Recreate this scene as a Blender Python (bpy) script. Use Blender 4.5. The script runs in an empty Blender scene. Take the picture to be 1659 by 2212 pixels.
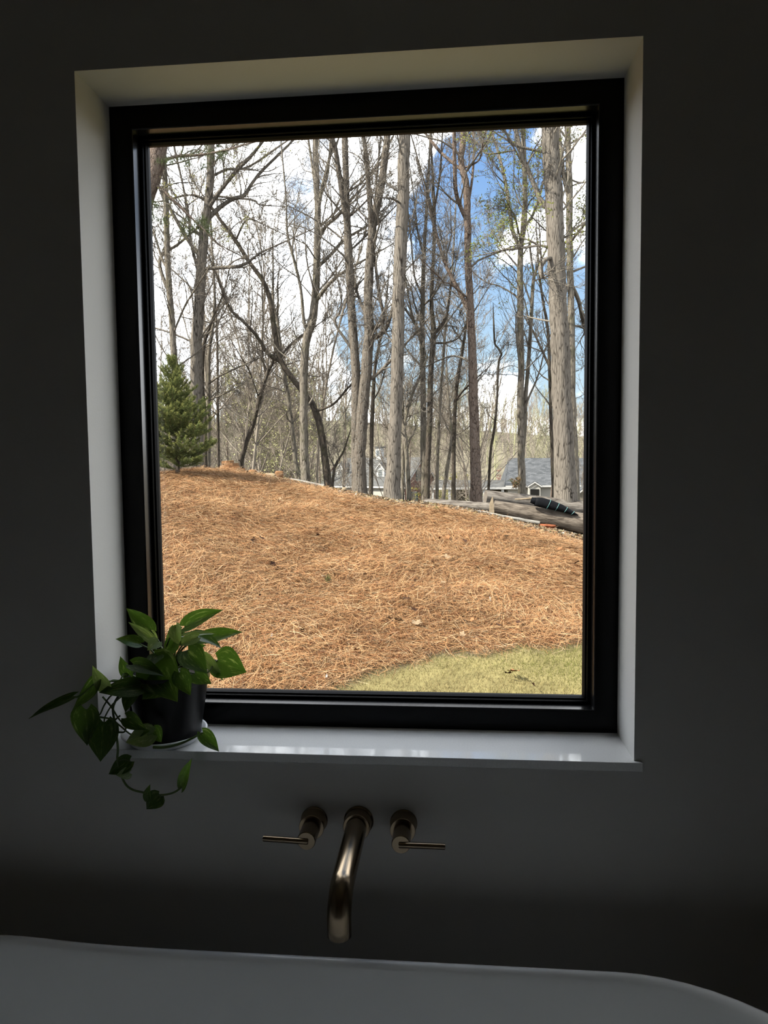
import bpy, bmesh, math, random
import numpy as np
from mathutils import Vector, Matrix

random.seed(5)
RNG = np.random.default_rng(11)
SC = bpy.context.scene
COL = SC.collection

# ------------------------------------------------------------------ camera
F_PX, PITCH, ROLL, YAW = 1582.4, -0.0676, 0.0105, 0.0914
CAM = np.array([0.2091, -1.5823, 1.598])


def rot_cam():
    cx, sx, cy, sy, cz, sz = (math.cos(PITCH), math.sin(PITCH), math.cos(ROLL), math.sin(ROLL), math.cos(YAW), math.sin(YAW))
    X = np.array([[1, 0, 0], [0, cx, -sx], [0, sx, cx]])
    Y = np.array([[cy, 0, sy], [0, 1, 0], [-sy, 0, cy]])
    Z = np.array([[cz, -sz, 0], [sz, cz, 0], [0, 0, 1]])
    return Z @ X @ Y


MC = rot_cam()
cam_data = bpy.data.cameras.new('camera')
cam = bpy.data.objects.new('camera', cam_data)
COL.objects.link(cam)
SC.camera = cam
cam_data.sensor_fit = 'VERTICAL'
cam_data.sensor_height = 36.0
cam_data.lens = F_PX / 2212 * 36.0
cam_data.clip_start = 0.05
cam_data.clip_end = 2000
_m = np.eye(4)
_m[:3, 0] = MC[:, 0]
_m[:3, 1] = MC[:, 2]
_m[:3, 2] = -MC[:, 1]
_m[:3, 3] = CAM
cam.matrix_world = Matrix(_m.tolist())


def ray(px, py):
    return MC @ np.array([(px - 829.5) / F_PX, 1.0, -(py - 1106) / F_PX])


def at(px, py, Y):
    d = ray(px, py)
    return CAM + d * (Y - CAM[1]) / d[1]


# ------------------------------------------------------------------ exposure, world, sun
SC.view_settings.view_transform = 'Standard'
SC.view_settings.look = 'None'
SC.view_settings.exposure = 0.0
SC.view_settings.gamma = 1.0
SC.view_settings.use_curve_mapping = False
SC.cycles.max_bounces = 9
SC.cycles.diffuse_bounces = 5
SC.cycles.glossy_bounces = 4
SC.cycles.transparent_max_bounces = 10
SC.cycles.transmission_bounces = 4

SUN_DIR = Vector((-0.66, -0.34, 0.72)).normalized()
sun_data = bpy.data.lights.new('sun', 'SUN')
sun_data.energy = 22.0
sun_data.angle = math.radians(0.6)
sun_data.color = (1.0, 0.94, 0.84)
sun = bpy.data.objects.new('sun', sun_data)
COL.objects.link(sun)
sun.location = (-20, -10, 30)
sun.rotation_euler = SUN_DIR.to_track_quat('Z', 'Y').to_euler()


class NT:
    """small helper to wire node trees"""

    def __init__(self, tree):
        self.t = tree
        self.n = tree.nodes
        self.l = tree.links

    def add(self, typ, **kw):
        nd = self.n.new(typ)
        ins = kw.pop('ins', {})
        for k, v in kw.items():
            setattr(nd, k, v)
        for k, v in ins.items():
            self.put(nd, k, v)
        return nd

    def put(self, nd, k, v):
        s = nd.inputs[k]
        if isinstance(v, bpy.types.NodeSocket):
            self.l.new(v, s)
        elif isinstance(v, bpy.types.Node):
            self.l.new(v.outputs[0], s)
        else:
            s.default_value = v

    def math(self, op, a, b=0.0, c=None, clamp=False):
        nd = self.n.new('ShaderNodeMath')
        nd.operation = op
        nd.use_clamp = clamp
        self.put(nd, 0, a)
        self.put(nd, 1, b)
        if c is not None:
            self.put(nd, 2, c)
        return nd.outputs[0]

    def ramp(self, fac, stops, interp='LINEAR'):
        nd = self.n.new('ShaderNodeValToRGB')
        cr = nd.color_ramp
        cr.interpolation = interp
        while len(cr.elements) < len(stops):
            cr.elements.new(0.5)
        for e, (p, c) in zip(cr.elements, stops):
            e.position = p
            e.color = (c[0], c[1], c[2], 1) if not isinstance(c, (int, float)) else (c, c, c, 1)
        self.put(nd, 0, fac)
        return nd.outputs[0]

    def mix(self, fac, a, b, typ='MIX'):
        nd = self.n.new('ShaderNodeMix')
        nd.data_type = 'RGBA'
        nd.blend_type = typ
        self.put(nd, 0, fac)
        for i, v in ((6, a), (7, b)):
            if isinstance(v, tuple):
                v = (v[0], v[1], v[2], 1)
            self.put(nd, i, v)
        return nd.outputs[2]


world = bpy.data.worlds.new('sky')
SC.world = world
world.use_nodes = True
wt = NT(world.node_tree)
for nd in list(wt.n):
    wt.n.remove(nd)
tc = wt.add('ShaderNodeTexCoord')
sep = wt.add('ShaderNodeSeparateXYZ', ins={0: tc.outputs['Generated']})
dz = wt.math('MAXIMUM', sep.outputs[2], 0.0)
den = wt.math('ADD', dz, 0.42)
comb = wt.add('ShaderNodeCombineXYZ', ins={0: wt.math('DIVIDE', sep.outputs[0], den), 1: wt.math('DIVIDE', sep.outputs[1], den), 2: 3.1})
nz = wt.add('ShaderNodeTexNoise', ins={'Vector': comb.outputs[0], 'Scale': 2.7, 'Detail': 9.0, 'Roughness': 0.55, 'Distortion': 0.35})
nz2 = wt.add('ShaderNodeTexNoise', ins={'Vector': comb.outputs[0], 'Scale': 7.0, 'Detail': 8.0, 'Roughness': 0.62})
cl = wt.math('ADD', wt.math('MULTIPLY', wt.math('SUBTRACT', nz.outputs[0], 0.5), 1.7), 0.62)
cl = wt.math('ADD', cl, wt.math('MULTIPLY', wt.math('SUBTRACT', nz2.outputs[0], 0.5), 0.75))
# clear gaps between the clouds (direction, angular radius in degrees, strength)
for (px, py, rad, amt) in [(1085, 345, 4.2, 0.75), (1010, 440, 3.6, 0.55), (930, 560, 4.6, 0.36), (890, 640, 2.0, -0.3), (880, 745, 2.2, -0.4), (1080, 815, 2.2, -0.45), (645, 325, 2.4, 0.40), (560, 295, 1.8, 0.25),
                           (900, 700, 4.0, 0.2), (1040, 720, 4.5, 0.4), (1180, 640, 3.0, .3), (860, 790, 3.0, .3), (740, 715, 2.2, 0.5), (600, 480, 2.5, 0.2), (1130, 500, 2.0, -0.5), (450, 560, 5.0, -0.35), (1000, 120, 7.0, -0.45), (600, 120, 6.0, -0.35), (600, 690, 4.5, -0.6), (420, 720, 4.5, -0.5), (470, 400, 3.5, -0.3),
                           (1220, 330, 2.5, -0.4), (1040, 600, 1.6, -0.35), (960, 690, 1.6, -0.3)]:
    d = ray(px, py)
    d = d / np.linalg.norm(d)
    dot = wt.add('ShaderNodeVectorMath', operation='DOT_PRODUCT', ins={0: tc.outputs['Generated'], 1: tuple(d)})
    mr = wt.add('ShaderNodeMapRange', interpolation_type='SMOOTHSTEP',
                ins={0: dot.outputs['Value'], 1: math.cos(math.radians(rad * 1.5)), 2: math.cos(math.radians(rad * 0.2)), 3: 0.0, 4: -amt})
    cl = wt.math('ADD', cl, mr.outputs[0])
cm = wt.add('ShaderNodeMapRange', interpolation_type='SMOOTHSTEP', ins={0: cl, 1: 0.30, 2: 0.72, 3: 0.0, 4: 1.0})
blue = wt.ramp(dz, [(0.0, (0.80, 0.95, 1.05)), (0.12, (0.64, 0.88, 1.08)), (0.25, (0.42, 0.68, 1.06)), (0.40, (0.25, 0.48, 0.95)), (1.0, (0.14, 0.32, 0.74))])
shade = wt.ramp(nz2.outputs[0], [(0.3, (0.70, 0.76, 0.86)), (0.55, (0.97, 0.98, 1.0))])
CLOUD = 5.0
shade = wt.add('ShaderNodeVectorMath', operation='SCALE', ins={0: shade, 3: CLOUD}).outputs[0]
skyc = wt.mix(wt.math('POWER', cm.outputs[0], 2.6), blue, shade)
bg = wt.add('ShaderNodeBackground', ins={0: skyc, 1: 1.0})
wo = wt.add('ShaderNodeOutputWorld', ins={0: bg.outputs[0]})
world.cycles.sampling_method = 'MANUAL'
world.cycles.sample_map_resolution = 1024

# ------------------------------------------------------------------ materials
MATS = {}
OUT = 0.27     # outdoor surfaces are dark beside the bright sky; their colours below are given relative to this


def oc(c):
    return tuple(x * OUT for x in c)


def new_mat(name):
    m = bpy.data.materials.new(name)
    m.use_nodes = True
    nt = NT(m.node_tree)
    bsdf = nt.n.get('Principled BSDF')
    MATS[name] = m
    return m, nt, bsdf


def plain(name, color, rough=0.6, metal=0.0, spec=0.5, noise=0.0, nscale=20.0, bump=0.0, bscale=None):
    m, nt, b = new_mat(name)
    tcn = nt.add('ShaderNodeTexCoord')
    if noise or bump:
        n = nt.add('ShaderNodeTexNoise', ins={'Vector': tcn.outputs['Object'], 'Scale': nscale, 'Detail': 5.0})
    if noise:
        a = tuple(c * (1 - noise) for c in color)
        c2 = tuple(min(1, c * (1 + noise)) for c in color)
        nt.put(b, 'Base Color', nt.ramp(n.outputs[0], [(0.3, a), (0.7, c2)]))
    else:
        b.inputs['Base Color'].default_value = (*color, 1)
    if bump:
        n2 = nt.add('ShaderNodeTexNoise', ins={'Vector': tcn.outputs['Object'], 'Scale': bscale or nscale, 'Detail': 4.0})
        bp = nt.add('ShaderNodeBump', ins={'Strength': bump, 'Distance': 0.01, 'Height': n2.outputs[0]})
        nt.put(b, 'Normal', bp.outputs[0])
    b.inputs['Roughness'].default_value = rough
    b.inputs['Metallic'].default_value = metal
    b.inputs['Specular IOR Level'].default_value = spec
    return m


def attr_mat(name, rough=0.8, attr='tint', spec=0.03, transl=0.0, gain=1.0):
    """the piece's own colour, one value per piece"""
    m, nt, b = new_mat(name)
    at_ = nt.add('ShaderNodeAttribute', attribute_name=attr)
    a = nt.add('ShaderNodeMix', data_type='RGBA', blend_type='MULTIPLY')
    nt.put(a, 0, 1.0)
    nt.put(a, 6, at_.outputs['Color'])
    a.inputs[7].default_value = (OUT * gain, OUT * gain, OUT * gain, 1)
    nt.put(b, 'Base Color', a.outputs[2])
    b.inputs['Roughness'].default_value = rough
    b.inputs['Specular IOR Level'].default_value = spec
    if transl:
        tr = nt.add('ShaderNodeBsdfTranslucent', ins={0: a.outputs[2]})
        mx = nt.add('ShaderNodeMixShader', ins={0: transl, 1: b.outputs[0], 2: tr.outputs[0]})
        out = nt.n.get('Material Output')
        nt.put(out, 0, mx.outputs[0])
    return m


def bark_mat(name, dark, light, sx=14.0, stretch=0.16, moss=0.0, bump=0.7, spot=None):
    m, nt, b = new_mat(name)
    dark, light = oc(dark), oc(light)
    spot = oc(spot) if spot else None
    t = nt.add('ShaderNodeTexCoord')
    mp = nt.add('ShaderNodeMapping', ins={'Vector': t.outputs['Object'], 'Scale': (1, 1, stretch)})
    n1 = nt.add('ShaderNodeTexNoise', ins={'Vector': mp.outputs[0], 'Scale': sx, 'Detail': 6.0, 'Roughness': 0.65})
    v = nt.add('ShaderNodeTexVoronoi', feature='DISTANCE_TO_EDGE', ins={'Vector': mp.outputs[0], 'Scale': sx * 1.6})
    h = nt.math('ADD', n1.outputs[0], nt.math('MULTIPLY', nt.math('MINIMUM', v.outputs[0], 0.18), 1.6))
    c = nt.ramp(h, [(0.47, tuple(x * 0.6 for x in dark)), (0.56, tuple((x + y) * 0.5 for x, y in zip(dark, light))), (0.70, tuple(x * 1.08 for x in light))])
    big = nt.add('ShaderNodeTexNoise', ins={'Vector': t.outputs['Object'], 'Scale': 1.3, 'Detail': 3.0})
    c = nt.mix(nt.ramp(big.outputs[0], [(0.35, 0.0), (0.7, 0.45)]), c, tuple(x * 0.62 for x in light))
    if moss:
        n3 = nt.add('ShaderNodeTexNoise', ins={'Vector': t.outputs['Object'], 'Scale': 3.0, 'Detail': 5.0})
        c = nt.mix(nt.ramp(n3.outputs[0], [(0.5, 0.0), (0.7, moss)]), c, oc((0.16, 0.17, 0.06)))
    if spot:
        n4 = nt.add('ShaderNodeTexVoronoi', ins={'Vector': t.outputs['Object'], 'Scale': 22.0})
        c = nt.mix(nt.ramp(n4.outputs[0], [(0.18, 0.8), (0.34, 0.0)]), c, spot)
    nt.put(b, 'Base Color', c)
    b.inputs['Roughness'].default_value = 0.92
    b.inputs['Specular IOR Level'].default_value = 0.03
    bp = nt.add('ShaderNodeBump', ins={'Strength': bump, 'Distance': 0.03, 'Height': h})
    nt.put(b, 'Normal', bp.outputs[0])
    return m


M_wall = plain('wall_paint', (0.615, 0.61, 0.59), 0.75, spec=0.3, bump=0.05, nscale=160)
M_ceil = plain('ceiling_paint', (0.5, 0.5, 0.48), 0.9, spec=0.2)
M_floor, _nt, _b = new_mat('floor_wood')
_t = _nt.add('ShaderNodeTexCoord')
_mp = _nt.add('ShaderNodeMapping', ins={'Vector': _t.outputs['Object'], 'Scale': (7, 1.2, 1)})
_n = _nt.add('ShaderNodeTexNoise', ins={'Vector': _mp.outputs[0], 'Scale': 3.0, 'Detail': 6.0})
_nt.put(_b, 'Base Color', _nt.ramp(_n.outputs[0], [(0.3, (0.045, 0.032, 0.022)), (0.7, (0.10, 0.07, 0.05))]))
_b.inputs['Roughness'].default_value = 0.5
M_quartz = plain('white_quartz', (0.645, 0.655, 0.655), 0.05, spec=0.75, noise=0.05, nscale=260)
M_frame = plain('black_window_finish', (0.0018, 0.0018, 0.002), 0.26, spec=0.12)
M_bead = plain('satin_black_bead', (0.004, 0.004, 0.0045), 0.24, spec=0.55)
M_gasket = plain('black_gasket', (0.0012, 0.0012, 0.0014), 0.5, spec=0.1)
M_tub = plain('white_tub_acrylic', (0.80, 0.81, 0.80), 0.12, spec=0.5)
M_pot = plain('black_pot_plastic', (0.004, 0.004, 0.0045), 0.34, spec=0.22)
M_soil = plain('soil', (0.03, 0.02, 0.014), 0.95, noise=0.4, nscale=80, bump=0.5)
M_saucer = plain('white_saucer_plastic', (0.72, 0.74, 0.76), 0.3)

M_brass, _nt, _b = new_mat('brushed_bronze_metal')
_t = _nt.add('ShaderNodeTexCoord')
_mp = _nt.add('ShaderNodeMapping', ins={'Vector': _t.outputs['Object'], 'Scale': (90, 4, 90)})
_n = _nt.add('ShaderNodeTexNoise', ins={'Vector': _mp.outputs[0], 'Scale': 1.0, 'Detail': 3.0})
_b.inputs['Base Color'].default_value = (0.30, 0.235, 0.16, 1)
_b.inputs['Metallic'].default_value = 1.0
_nt.put(_b, 'Roughness', _nt.ramp(_n.outputs[0], [(0.3, 0.19), (0.7, 0.23)]))

M_glass, _nt, _b = new_mat('window_glass')
_nt.n.remove(_b)
_ge = _nt.add('ShaderNodeNewGeometry')
_dt = _nt.add('ShaderNodeVectorMath', operation='DOT_PRODUCT', ins={0: _ge.outputs['Normal'], 1: _ge.outputs['Incoming']})
_c5 = _nt.math('POWER', _nt.math('SUBTRACT', 1.0, _nt.math('ABSOLUTE', _dt.outputs['Value']), clamp=True), 5.0)
_fr = _nt.math('ADD', _nt.math('MULTIPLY', _c5, 0.96), 0.04)
_tr = _nt.add('ShaderNodeBsdfTransparent', ins={0: (0.985, 0.99, 0.985, 1)})
_gl = _nt.add('ShaderNodeBsdfGlossy', ins={0: (1, 1, 1, 1), 'Roughness': 0.0})
_mx = _nt.add('ShaderNodeMixShader', ins={0: _fr, 1: _tr.outputs[0], 2: _gl.outputs[0]})
_nt.put(_nt.n.get('Material Output'), 0, _mx.outputs[0])

# pothos leaf: green, faint pale streaks, light shines through
def leaf_mat(name, base, pale, transl):
    m, nt, b = new_mat(name)
    t = nt.add('ShaderNodeTexCoord')
    mp = nt.add('ShaderNodeMapping', ins={'Vector': t.outputs['UV'], 'Scale': (5.0, 1.4, 1.0)})
    oi = nt.add('ShaderNodeObjectInfo')
    n = nt.add('ShaderNodeTexNoise', noise_dimensions='4D', ins={'Vector': mp.outputs[0], 'W': nt.math('MULTIPLY', oi.outputs['Random'], 40.0), 'Scale': 2.2, 'Detail': 5.0, 'Roughness': 0.65})
    c = nt.ramp(n.outputs[0], [(0.54, base), (0.70, pale)])
    sp = nt.add('ShaderNodeSeparateXYZ', ins={0: t.outputs['UV']})
    v = nt.math('ABSOLUTE', nt.math('SUBTRACT', sp.outputs[0], 0.5))
    wave = nt.math('SINE', nt.math('MULTIPLY', nt.math('ADD', sp.outputs[1], nt.math('MULTIPLY', v, -0.7)), 42.0))
    vein = nt.ramp(nt.math('MAXIMUM', nt.math('MULTIPLY', nt.math('GREATER_THAN', wave, 0.965), 0.6), nt.math('LESS_THAN', v, 0.012)), [(0, 0.0), (1, 0.5)])
    c = nt.mix(vein, c, tuple(min(1, x * 1.5) for x in base))
    nt.put(b, 'Base Color', c)
    b.inputs['Roughness'].default_value = 0.33
    b.inputs['Specular IOR Level'].default_value = 0.5
    tr = nt.add('ShaderNodeBsdfTranslucent', ins={0: nt.mix(1.0, c, (2.5, 2.4, 0.9), 'MULTIPLY')})
    mx = nt.add('ShaderNodeMixShader', ins={0: transl, 1: b.outputs[0], 2: tr.outputs[0]})
    nt.put(nt.n.get('Material Output'), 0, mx.outputs[0])
    return m


M_leaf = leaf_mat('pothos_leaf', (0.038, 0.080, 0.020), (0.20, 0.27, 0.15), 0.40)
M_leaf_pale = leaf_mat('pothos_leaf_sheen', (0.17, 0.25, 0.115), (0.46, 0.52, 0.40), 0.25)  # paler leaf colour with the grey-green sheen highlights painted in
M_stem = plain('pothos_stem', (0.09, 0.15, 0.04), 0.45)

M_barkA = bark_mat('bark_grey_furrowed', (0.11, 0.093, 0.075), (0.38, 0.335, 0.28), 15, 0.13)
M_barkB = bark_mat('bark_brown_grey', (0.10, 0.082, 0.066), (0.31, 0.265, 0.215), 15, 0.18, spot=(0.42, 0.41, 0.37))
M_barkC = bark_mat('bark_pale_oak', (0.16, 0.135, 0.105), (0.42, 0.37, 0.30), 12, 0.2, moss=0.35)
M_barkD = bark_mat('bark_pine_red', (0.13, 0.09, 0.07), (0.36, 0.275, 0.22), 10, 0.45, spot=(0.46, 0.40, 0.35))
M_barkE = bark_mat('bark_dark', (0.06, 0.05, 0.042), (0.20, 0.168, 0.135), 16, 0.2, moss=0.25)
M_twig = plain('twig_bark', oc((0.33, 0.29, 0.24)), 0.9, noise=0.25, nscale=1.2, spec=0.03)
M_twig_pale = plain('twig_bark_pale', oc((0.40, 0.355, 0.29)), 0.9, noise=0.25, nscale=1.2, spec=0.03)
M_needle = attr_mat('conifer_needles', 0.6, transl=0.25)
M_straw = attr_mat('pine_straw_needles', 0.6, spec=0.05)
M_grass = attr_mat('grass_blades', 0.6, transl=0.3)
M_litter = attr_mat('leaf_litter_bits', 0.8)
M_newleaf = attr_mat('spring_leaflets', 0.6, transl=0.4)
M_dead = plain('dead_leaf', oc((0.55, 0.27, 0.13)), 0.7, noise=0.35, nscale=30, spec=0.03)
M_dead_pale = plain('dead_leaf_pale', oc((0.55, 0.40, 0.25)), 0.7, noise=0.25, nscale=30, spec=0.03)
M_dead_dark = plain('dead_leaf_dark', oc((0.12, 0.065, 0.045)), 0.8, noise=0.3, nscale=30, spec=0.03)
M_white = plain('white_scrap', oc((0.8, 0.8, 0.78)), 0.7, spec=0.03)
M_rock, _nt, _b = new_mat('orange_rock')
_t = _nt.add('ShaderNodeTexCoord')
_mp = _nt.add('ShaderNodeMapping', ins={'Vector': _t.outputs['Object'], 'Scale': (1, 1, 3.0)})
_n = _nt.add('ShaderNodeTexNoise', ins={'Vector': _mp.outputs[0], 'Scale': 4.0, 'Detail': 8.0, 'Roughness': 0.7})
_nt.put(_b, 'Base Color', _nt.ramp(_n.outputs[0], [(0.3, oc((0.30, 0.13, 0.06))), (0.5, oc((0.55, 0.30, 0.15))), (0.7, oc((0.62, 0.46, 0.31)))]))
_b.inputs['Roughness'].default_value = 0.9
_b.inputs['Specular IOR Level'].default_value = 0.04
_nt.put(_b, 'Normal', _nt.add('ShaderNodeBump', ins={'Strength': 0.7, 'Distance': 0.05, 'Height': _n.outputs[0]}).outputs[0])
M_clay = plain('red_clay', oc((0.50, 0.17, 0.085)), 0.9, noise=0.3, nscale=18, bump=0.5, spec=0.03)
M_wood_end = plain('sawn_wood_end', oc((0.30, 0.26, 0.22)), 0.85, noise=0.3, nscale=14, spec=0.03)
M_wood_pale = plain('split_pale_wood', oc((0.58, 0.46, 0.31)), 0.8, noise=0.25, nscale=25, spec=0.03)
M_log = None
M_fabric = plain('black_silt_fabric', oc((0.012, 0.013, 0.016)), 0.7, spec=0.04, bump=0.5, nscale=18)
M_teal = plain('teal_cord', oc((0.22, 0.60, 0.58)), 0.5)


def log_mat(name, dark, light):
    """bark whose furrows run along local X"""
    m, nt, b = new_mat(name)
    dark, light = oc(dark), oc(light)
    t = nt.add('ShaderNodeTexCoord')
    mp = nt.add('ShaderNodeMapping', ins={'Vector': t.outputs['Object'], 'Scale': (0.22, 1, 1)})
    n = nt.add('ShaderNodeTexNoise', ins={'Vector': mp.outputs[0], 'Scale': 16.0, 'Detail': 7.0, 'Roughness': 0.7})
    nt.put(b, 'Base Color', nt.ramp(n.outputs[0], [(0.36, dark), (0.64, light)]))
    b.inputs['Roughness'].default_value = 0.95
    b.inputs['Specular IOR Level'].default_value = 0.03
    nt.put(b, 'Normal', nt.add('ShaderNodeBump', ins={'Strength': 0.9, 'Distance': 0.04, 'Height': n.outputs[0]}).outputs[0])
    return m


M_log = log_mat('log_bark_grey', (0.12, 0.10, 0.085), (0.56, 0.50, 0.43))
M_log_brown = log_mat('log_bark_brown', (0.10, 0.08, 0.065), (0.50, 0.42, 0.335))
M_birch = log_mat('pale_pole_bark', (0.32, 0.29, 0.25), (0.72, 0.69, 0.62))


def roof_mat(name, a, c):
    m, nt, b = new_mat(name)
    a, c = oc(a), oc(c)
    t = nt.add('ShaderNodeTexCoord')
    br = nt.add('ShaderNodeTexBrick', ins={'Vector': t.outputs['UV'], 'Scale': 1.0, 'Mortar Size': 0.012, 'Color1': (*a, 1), 'Color2': (*c, 1), 'Mortar': tuple(x * 0.6 for x in a) + (1,),
                                           'Brick Width': 0.45, 'Row Height': 0.22})
    nt.put(b, 'Base Color', br.outputs[0])
    b.inputs['Roughness'].default_value = 0.9
    b.inputs['Specular IOR Level'].default_value = 0.05
    return m


M_roof = roof_mat('grey_shingles', (0.20, 0.20, 0.195), (0.26, 0.26, 0.25))
M_roof2 = roof_mat('slate_grey_shingles', (0.135, 0.145, 0.155), (0.25, 0.26, 0.275))
M_brick, _nt, _b = new_mat('red_brick')
_t = _nt.add('ShaderNodeTexCoord')
_nt.put(_b, 'Base Color', _nt.add('ShaderNodeTexBrick', ins={'Vector': _t.outputs['UV'], 'Scale': 1.0, 'Color1': oc((0.25, 0.085, 0.065)) + (1,), 'Color2': oc((0.33, 0.12, 0.09)) + (1,), 'Mortar': oc((0.42, 0.33, 0.29)) + (1,),
                                                            'Mortar Size': 0.008, 'Brick Width': 0.22, 'Row Height': 0.075}).outputs[0])
_b.inputs['Roughness'].default_value = 0.9
_b.inputs['Specular IOR Level'].default_value = 0.04
M_siding = plain('cream_siding', oc((0.80, 0.77, 0.68)), 0.7, spec=0.03)
M_trimw = plain('white_trim_paint', oc((0.98, 0.97, 0.93)), 0.6, spec=0.03)
M_shutter = plain('teal_grey_shutter', oc((0.06, 0.12, 0.14)), 0.6, spec=0.03)
M_pane = plain('dark_window_pane', (0.035, 0.045, 0.05), 0.06, spec=0.8)
M_dark = plain('opening_shade', oc((0.03, 0.028, 0.026)), 0.7, spec=0.03)
M_tan = plain('tan_wall', oc((0.36, 0.32, 0.25)), 0.8, spec=0.03)


# ------------------------------------------------------------------ mesh helpers
def link_mesh(name, me, mat, parent=None, loc=None):
    o = bpy.data.objects.new(name, me)
    COL.objects.link(o)
    if mat is not None and not me.materials:
        me.materials.append(mat)
    if parent is not None:
        o.parent = parent
    if loc is not None:
        o.location = loc
    return o


def np_mesh(name, V, faces, mat=None, tint=None, smooth=False):
    me = bpy.data.meshes.new(name)
    V = np.asarray(V, dtype=np.float32)
    faces = [np.asarray(f, dtype=np.int32) for f in faces if len(f)]
    nl = sum(f.size for f in faces)
    nf = sum(len(f) for f in faces)
    me.vertices.add(len(V))
    me.vertices.foreach_set('co', V.ravel())
    me.loops.add(nl)
    me.polygons.add(nf)
    me.loops.foreach_set('vertex_index', np.concatenate([f.ravel() for f in faces]))
    tot = np.concatenate([np.full(len(f), f.shape[1], np.int32) for f in faces])
    st = np.concatenate([[0], np.cumsum(tot)[:-1]]).astype(np.int32)
    me.polygons.foreach_set('loop_start', st)
    me.update(calc_edges=True)
    if smooth:
        me.polygons.foreach_set('use_smooth', np.ones(nf, dtype=bool))
    if tint is not None:
        a = me.attributes.new('tint', 'FLOAT_COLOR', 'POINT')
        t = np.ones((len(V), 4), np.float32)
        t[:, :3] = tint
        a.data.foreach_set('color', t.ravel())
    if mat is not None:
        me.materials.append(mat)
    return me


class Acc:
    def __init__(self):
        self.V, self.F, self.T, self.n = [], {}, [], 0

    def add(self, V, F, tint=None):
        V = np.asarray(V, float).reshape(-1, 3)
        for f in (F if isinstance(F, list) else [F]):
            f = np.asarray(f)
            self.F.setdefault(f.shape[1], []).append(f + self.n)
        self.V.append(V)
        if tint is not None:
            self.T.append(np.broadcast_to(tint, V.shape))
        self.n += len(V)

    def mesh(self, name, mat, smooth=False, origin=None):
        V = np.concatenate(self.V)
        if origin is not None:
            V = V - np.asarray(origin)
        return np_mesh(name, V, [np.concatenate(v) for v in self.F.values()], mat, np.concatenate(self.T) if self.T else None, smooth)


def norm(v):
    return v / np.maximum(np.linalg.norm(v, axis=-1, keepdims=True), 1e-9)


def tubes(P, R, k, cap=False):
    """P (B,n,3), R (B,n): B tubes with k sides, as one vertex / quad array"""
    P = np.asarray(P, float)
    R = np.asarray(R, float)
    B, n, _ = P.shape
    T = np.empty_like(P)
    T[:, 1:-1] = P[:, 2:] - P[:, :-2]
    T[:, 0] = P[:, 1] - P[:, 0]
    T[:, -1] = P[:, -1] - P[:, -2]
    T = norm(T)
    mean = norm(P[:, -1] - P[:, 0])
    ref = np.where(np.abs(mean[:, :1]) < 0.6, np.array([[1.0, 0, 0]]), np.array([[0, 1.0, 0]]))
    N1 = norm(np.cross(T, ref[:, None, :]))
    N2 = np.cross(T, N1)
    a = np.arange(k) * 2 * np.pi / k
    ring = N1[:, :, None, :] * np.cos(a)[None, None, :, None] + N2[:, :, None, :] * np.sin(a)[None, None, :, None]
    V = P[:, :, None, :] + ring * (R[..., None, None] if R.ndim == 2 else R[..., None])
    idx = np.arange(B * n * k).reshape(B, n, k)
    j = (np.arange(k) + 1) % k
    F = np.stack([idx[:, :-1, :], idx[:, :-1, j], idx[:, 1:, j], idx[:, 1:, :]], -1).reshape(-1, 4)
    return V.reshape(-1, 3), F


def resample(P, n, W=None):
    """Catmull-Rom through the points"""
    P = np.asarray(P, float)
    m = len(P)
    t = np.linspace(0, m - 1, n)
    i = np.minimum(t.astype(int), m - 2)
    u = (t - i)[:, None]
    Q = np.vstack([2 * P[0] - P[1], P, 2 * P[-1] - P[-2]])
    p0, p1, p2, p3 = Q[i], Q[i + 1], Q[i + 2], Q[i + 3]
    out = 0.5 * ((2 * p1) + (-p0 + p2) * u + (2 * p0 - 5 * p1 + 4 * p2 - p3) * u ** 2 + (-p0 + 3 * p1 - 3 * p2 + p3) * u ** 3)
    if W is None:
        return out
    return out, np.interp(t, np.arange(m), W)


def bm_obj(name, bm, mat, parent=None, smooth=False, bevel=0.0, loc=None, seg=2):
    if bevel:
        bmesh.ops.bevel(bm, geom=[e for e in bm.edges], offset=bevel, segments=seg, affect='EDGES', profile=0.5)
    bmesh.ops.recalc_face_normals(bm, faces=bm.faces)
    me = bpy.data.meshes.new(name)
    bm.to_mesh(me)
    bm.free()
    if smooth:
        me.polygons.foreach_set('use_smooth', np.ones(len(me.polygons), dtype=bool))
    return link_mesh(name, me, mat, parent, loc)


def bm_box(bm, lo, hi):
    x0, y0, z0 = lo
    x1, y1, z1 = hi
    vs = [bm.verts.new(p) for p in [(x0, y0, z0), (x1, y0, z0), (x1, y1, z0), (x0, y1, z0), (x0, y0, z1), (x1, y0, z1), (x1, y1, z1), (x0, y1, z1)]]
    for f in [(0, 3, 2, 1), (4, 5, 6, 7), (0, 1, 5, 4), (1, 2, 6, 5), (2, 3, 7, 6), (3, 0, 4, 7)]:
        bm.faces.new([vs[i] for i in f])


def box(name, lo, hi, mat, parent=None, bevel=0.0):
    bm = bmesh.new()
    bm_box(bm, lo, hi)
    return bm_obj(name, bm, mat, parent, bevel=bevel)


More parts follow.
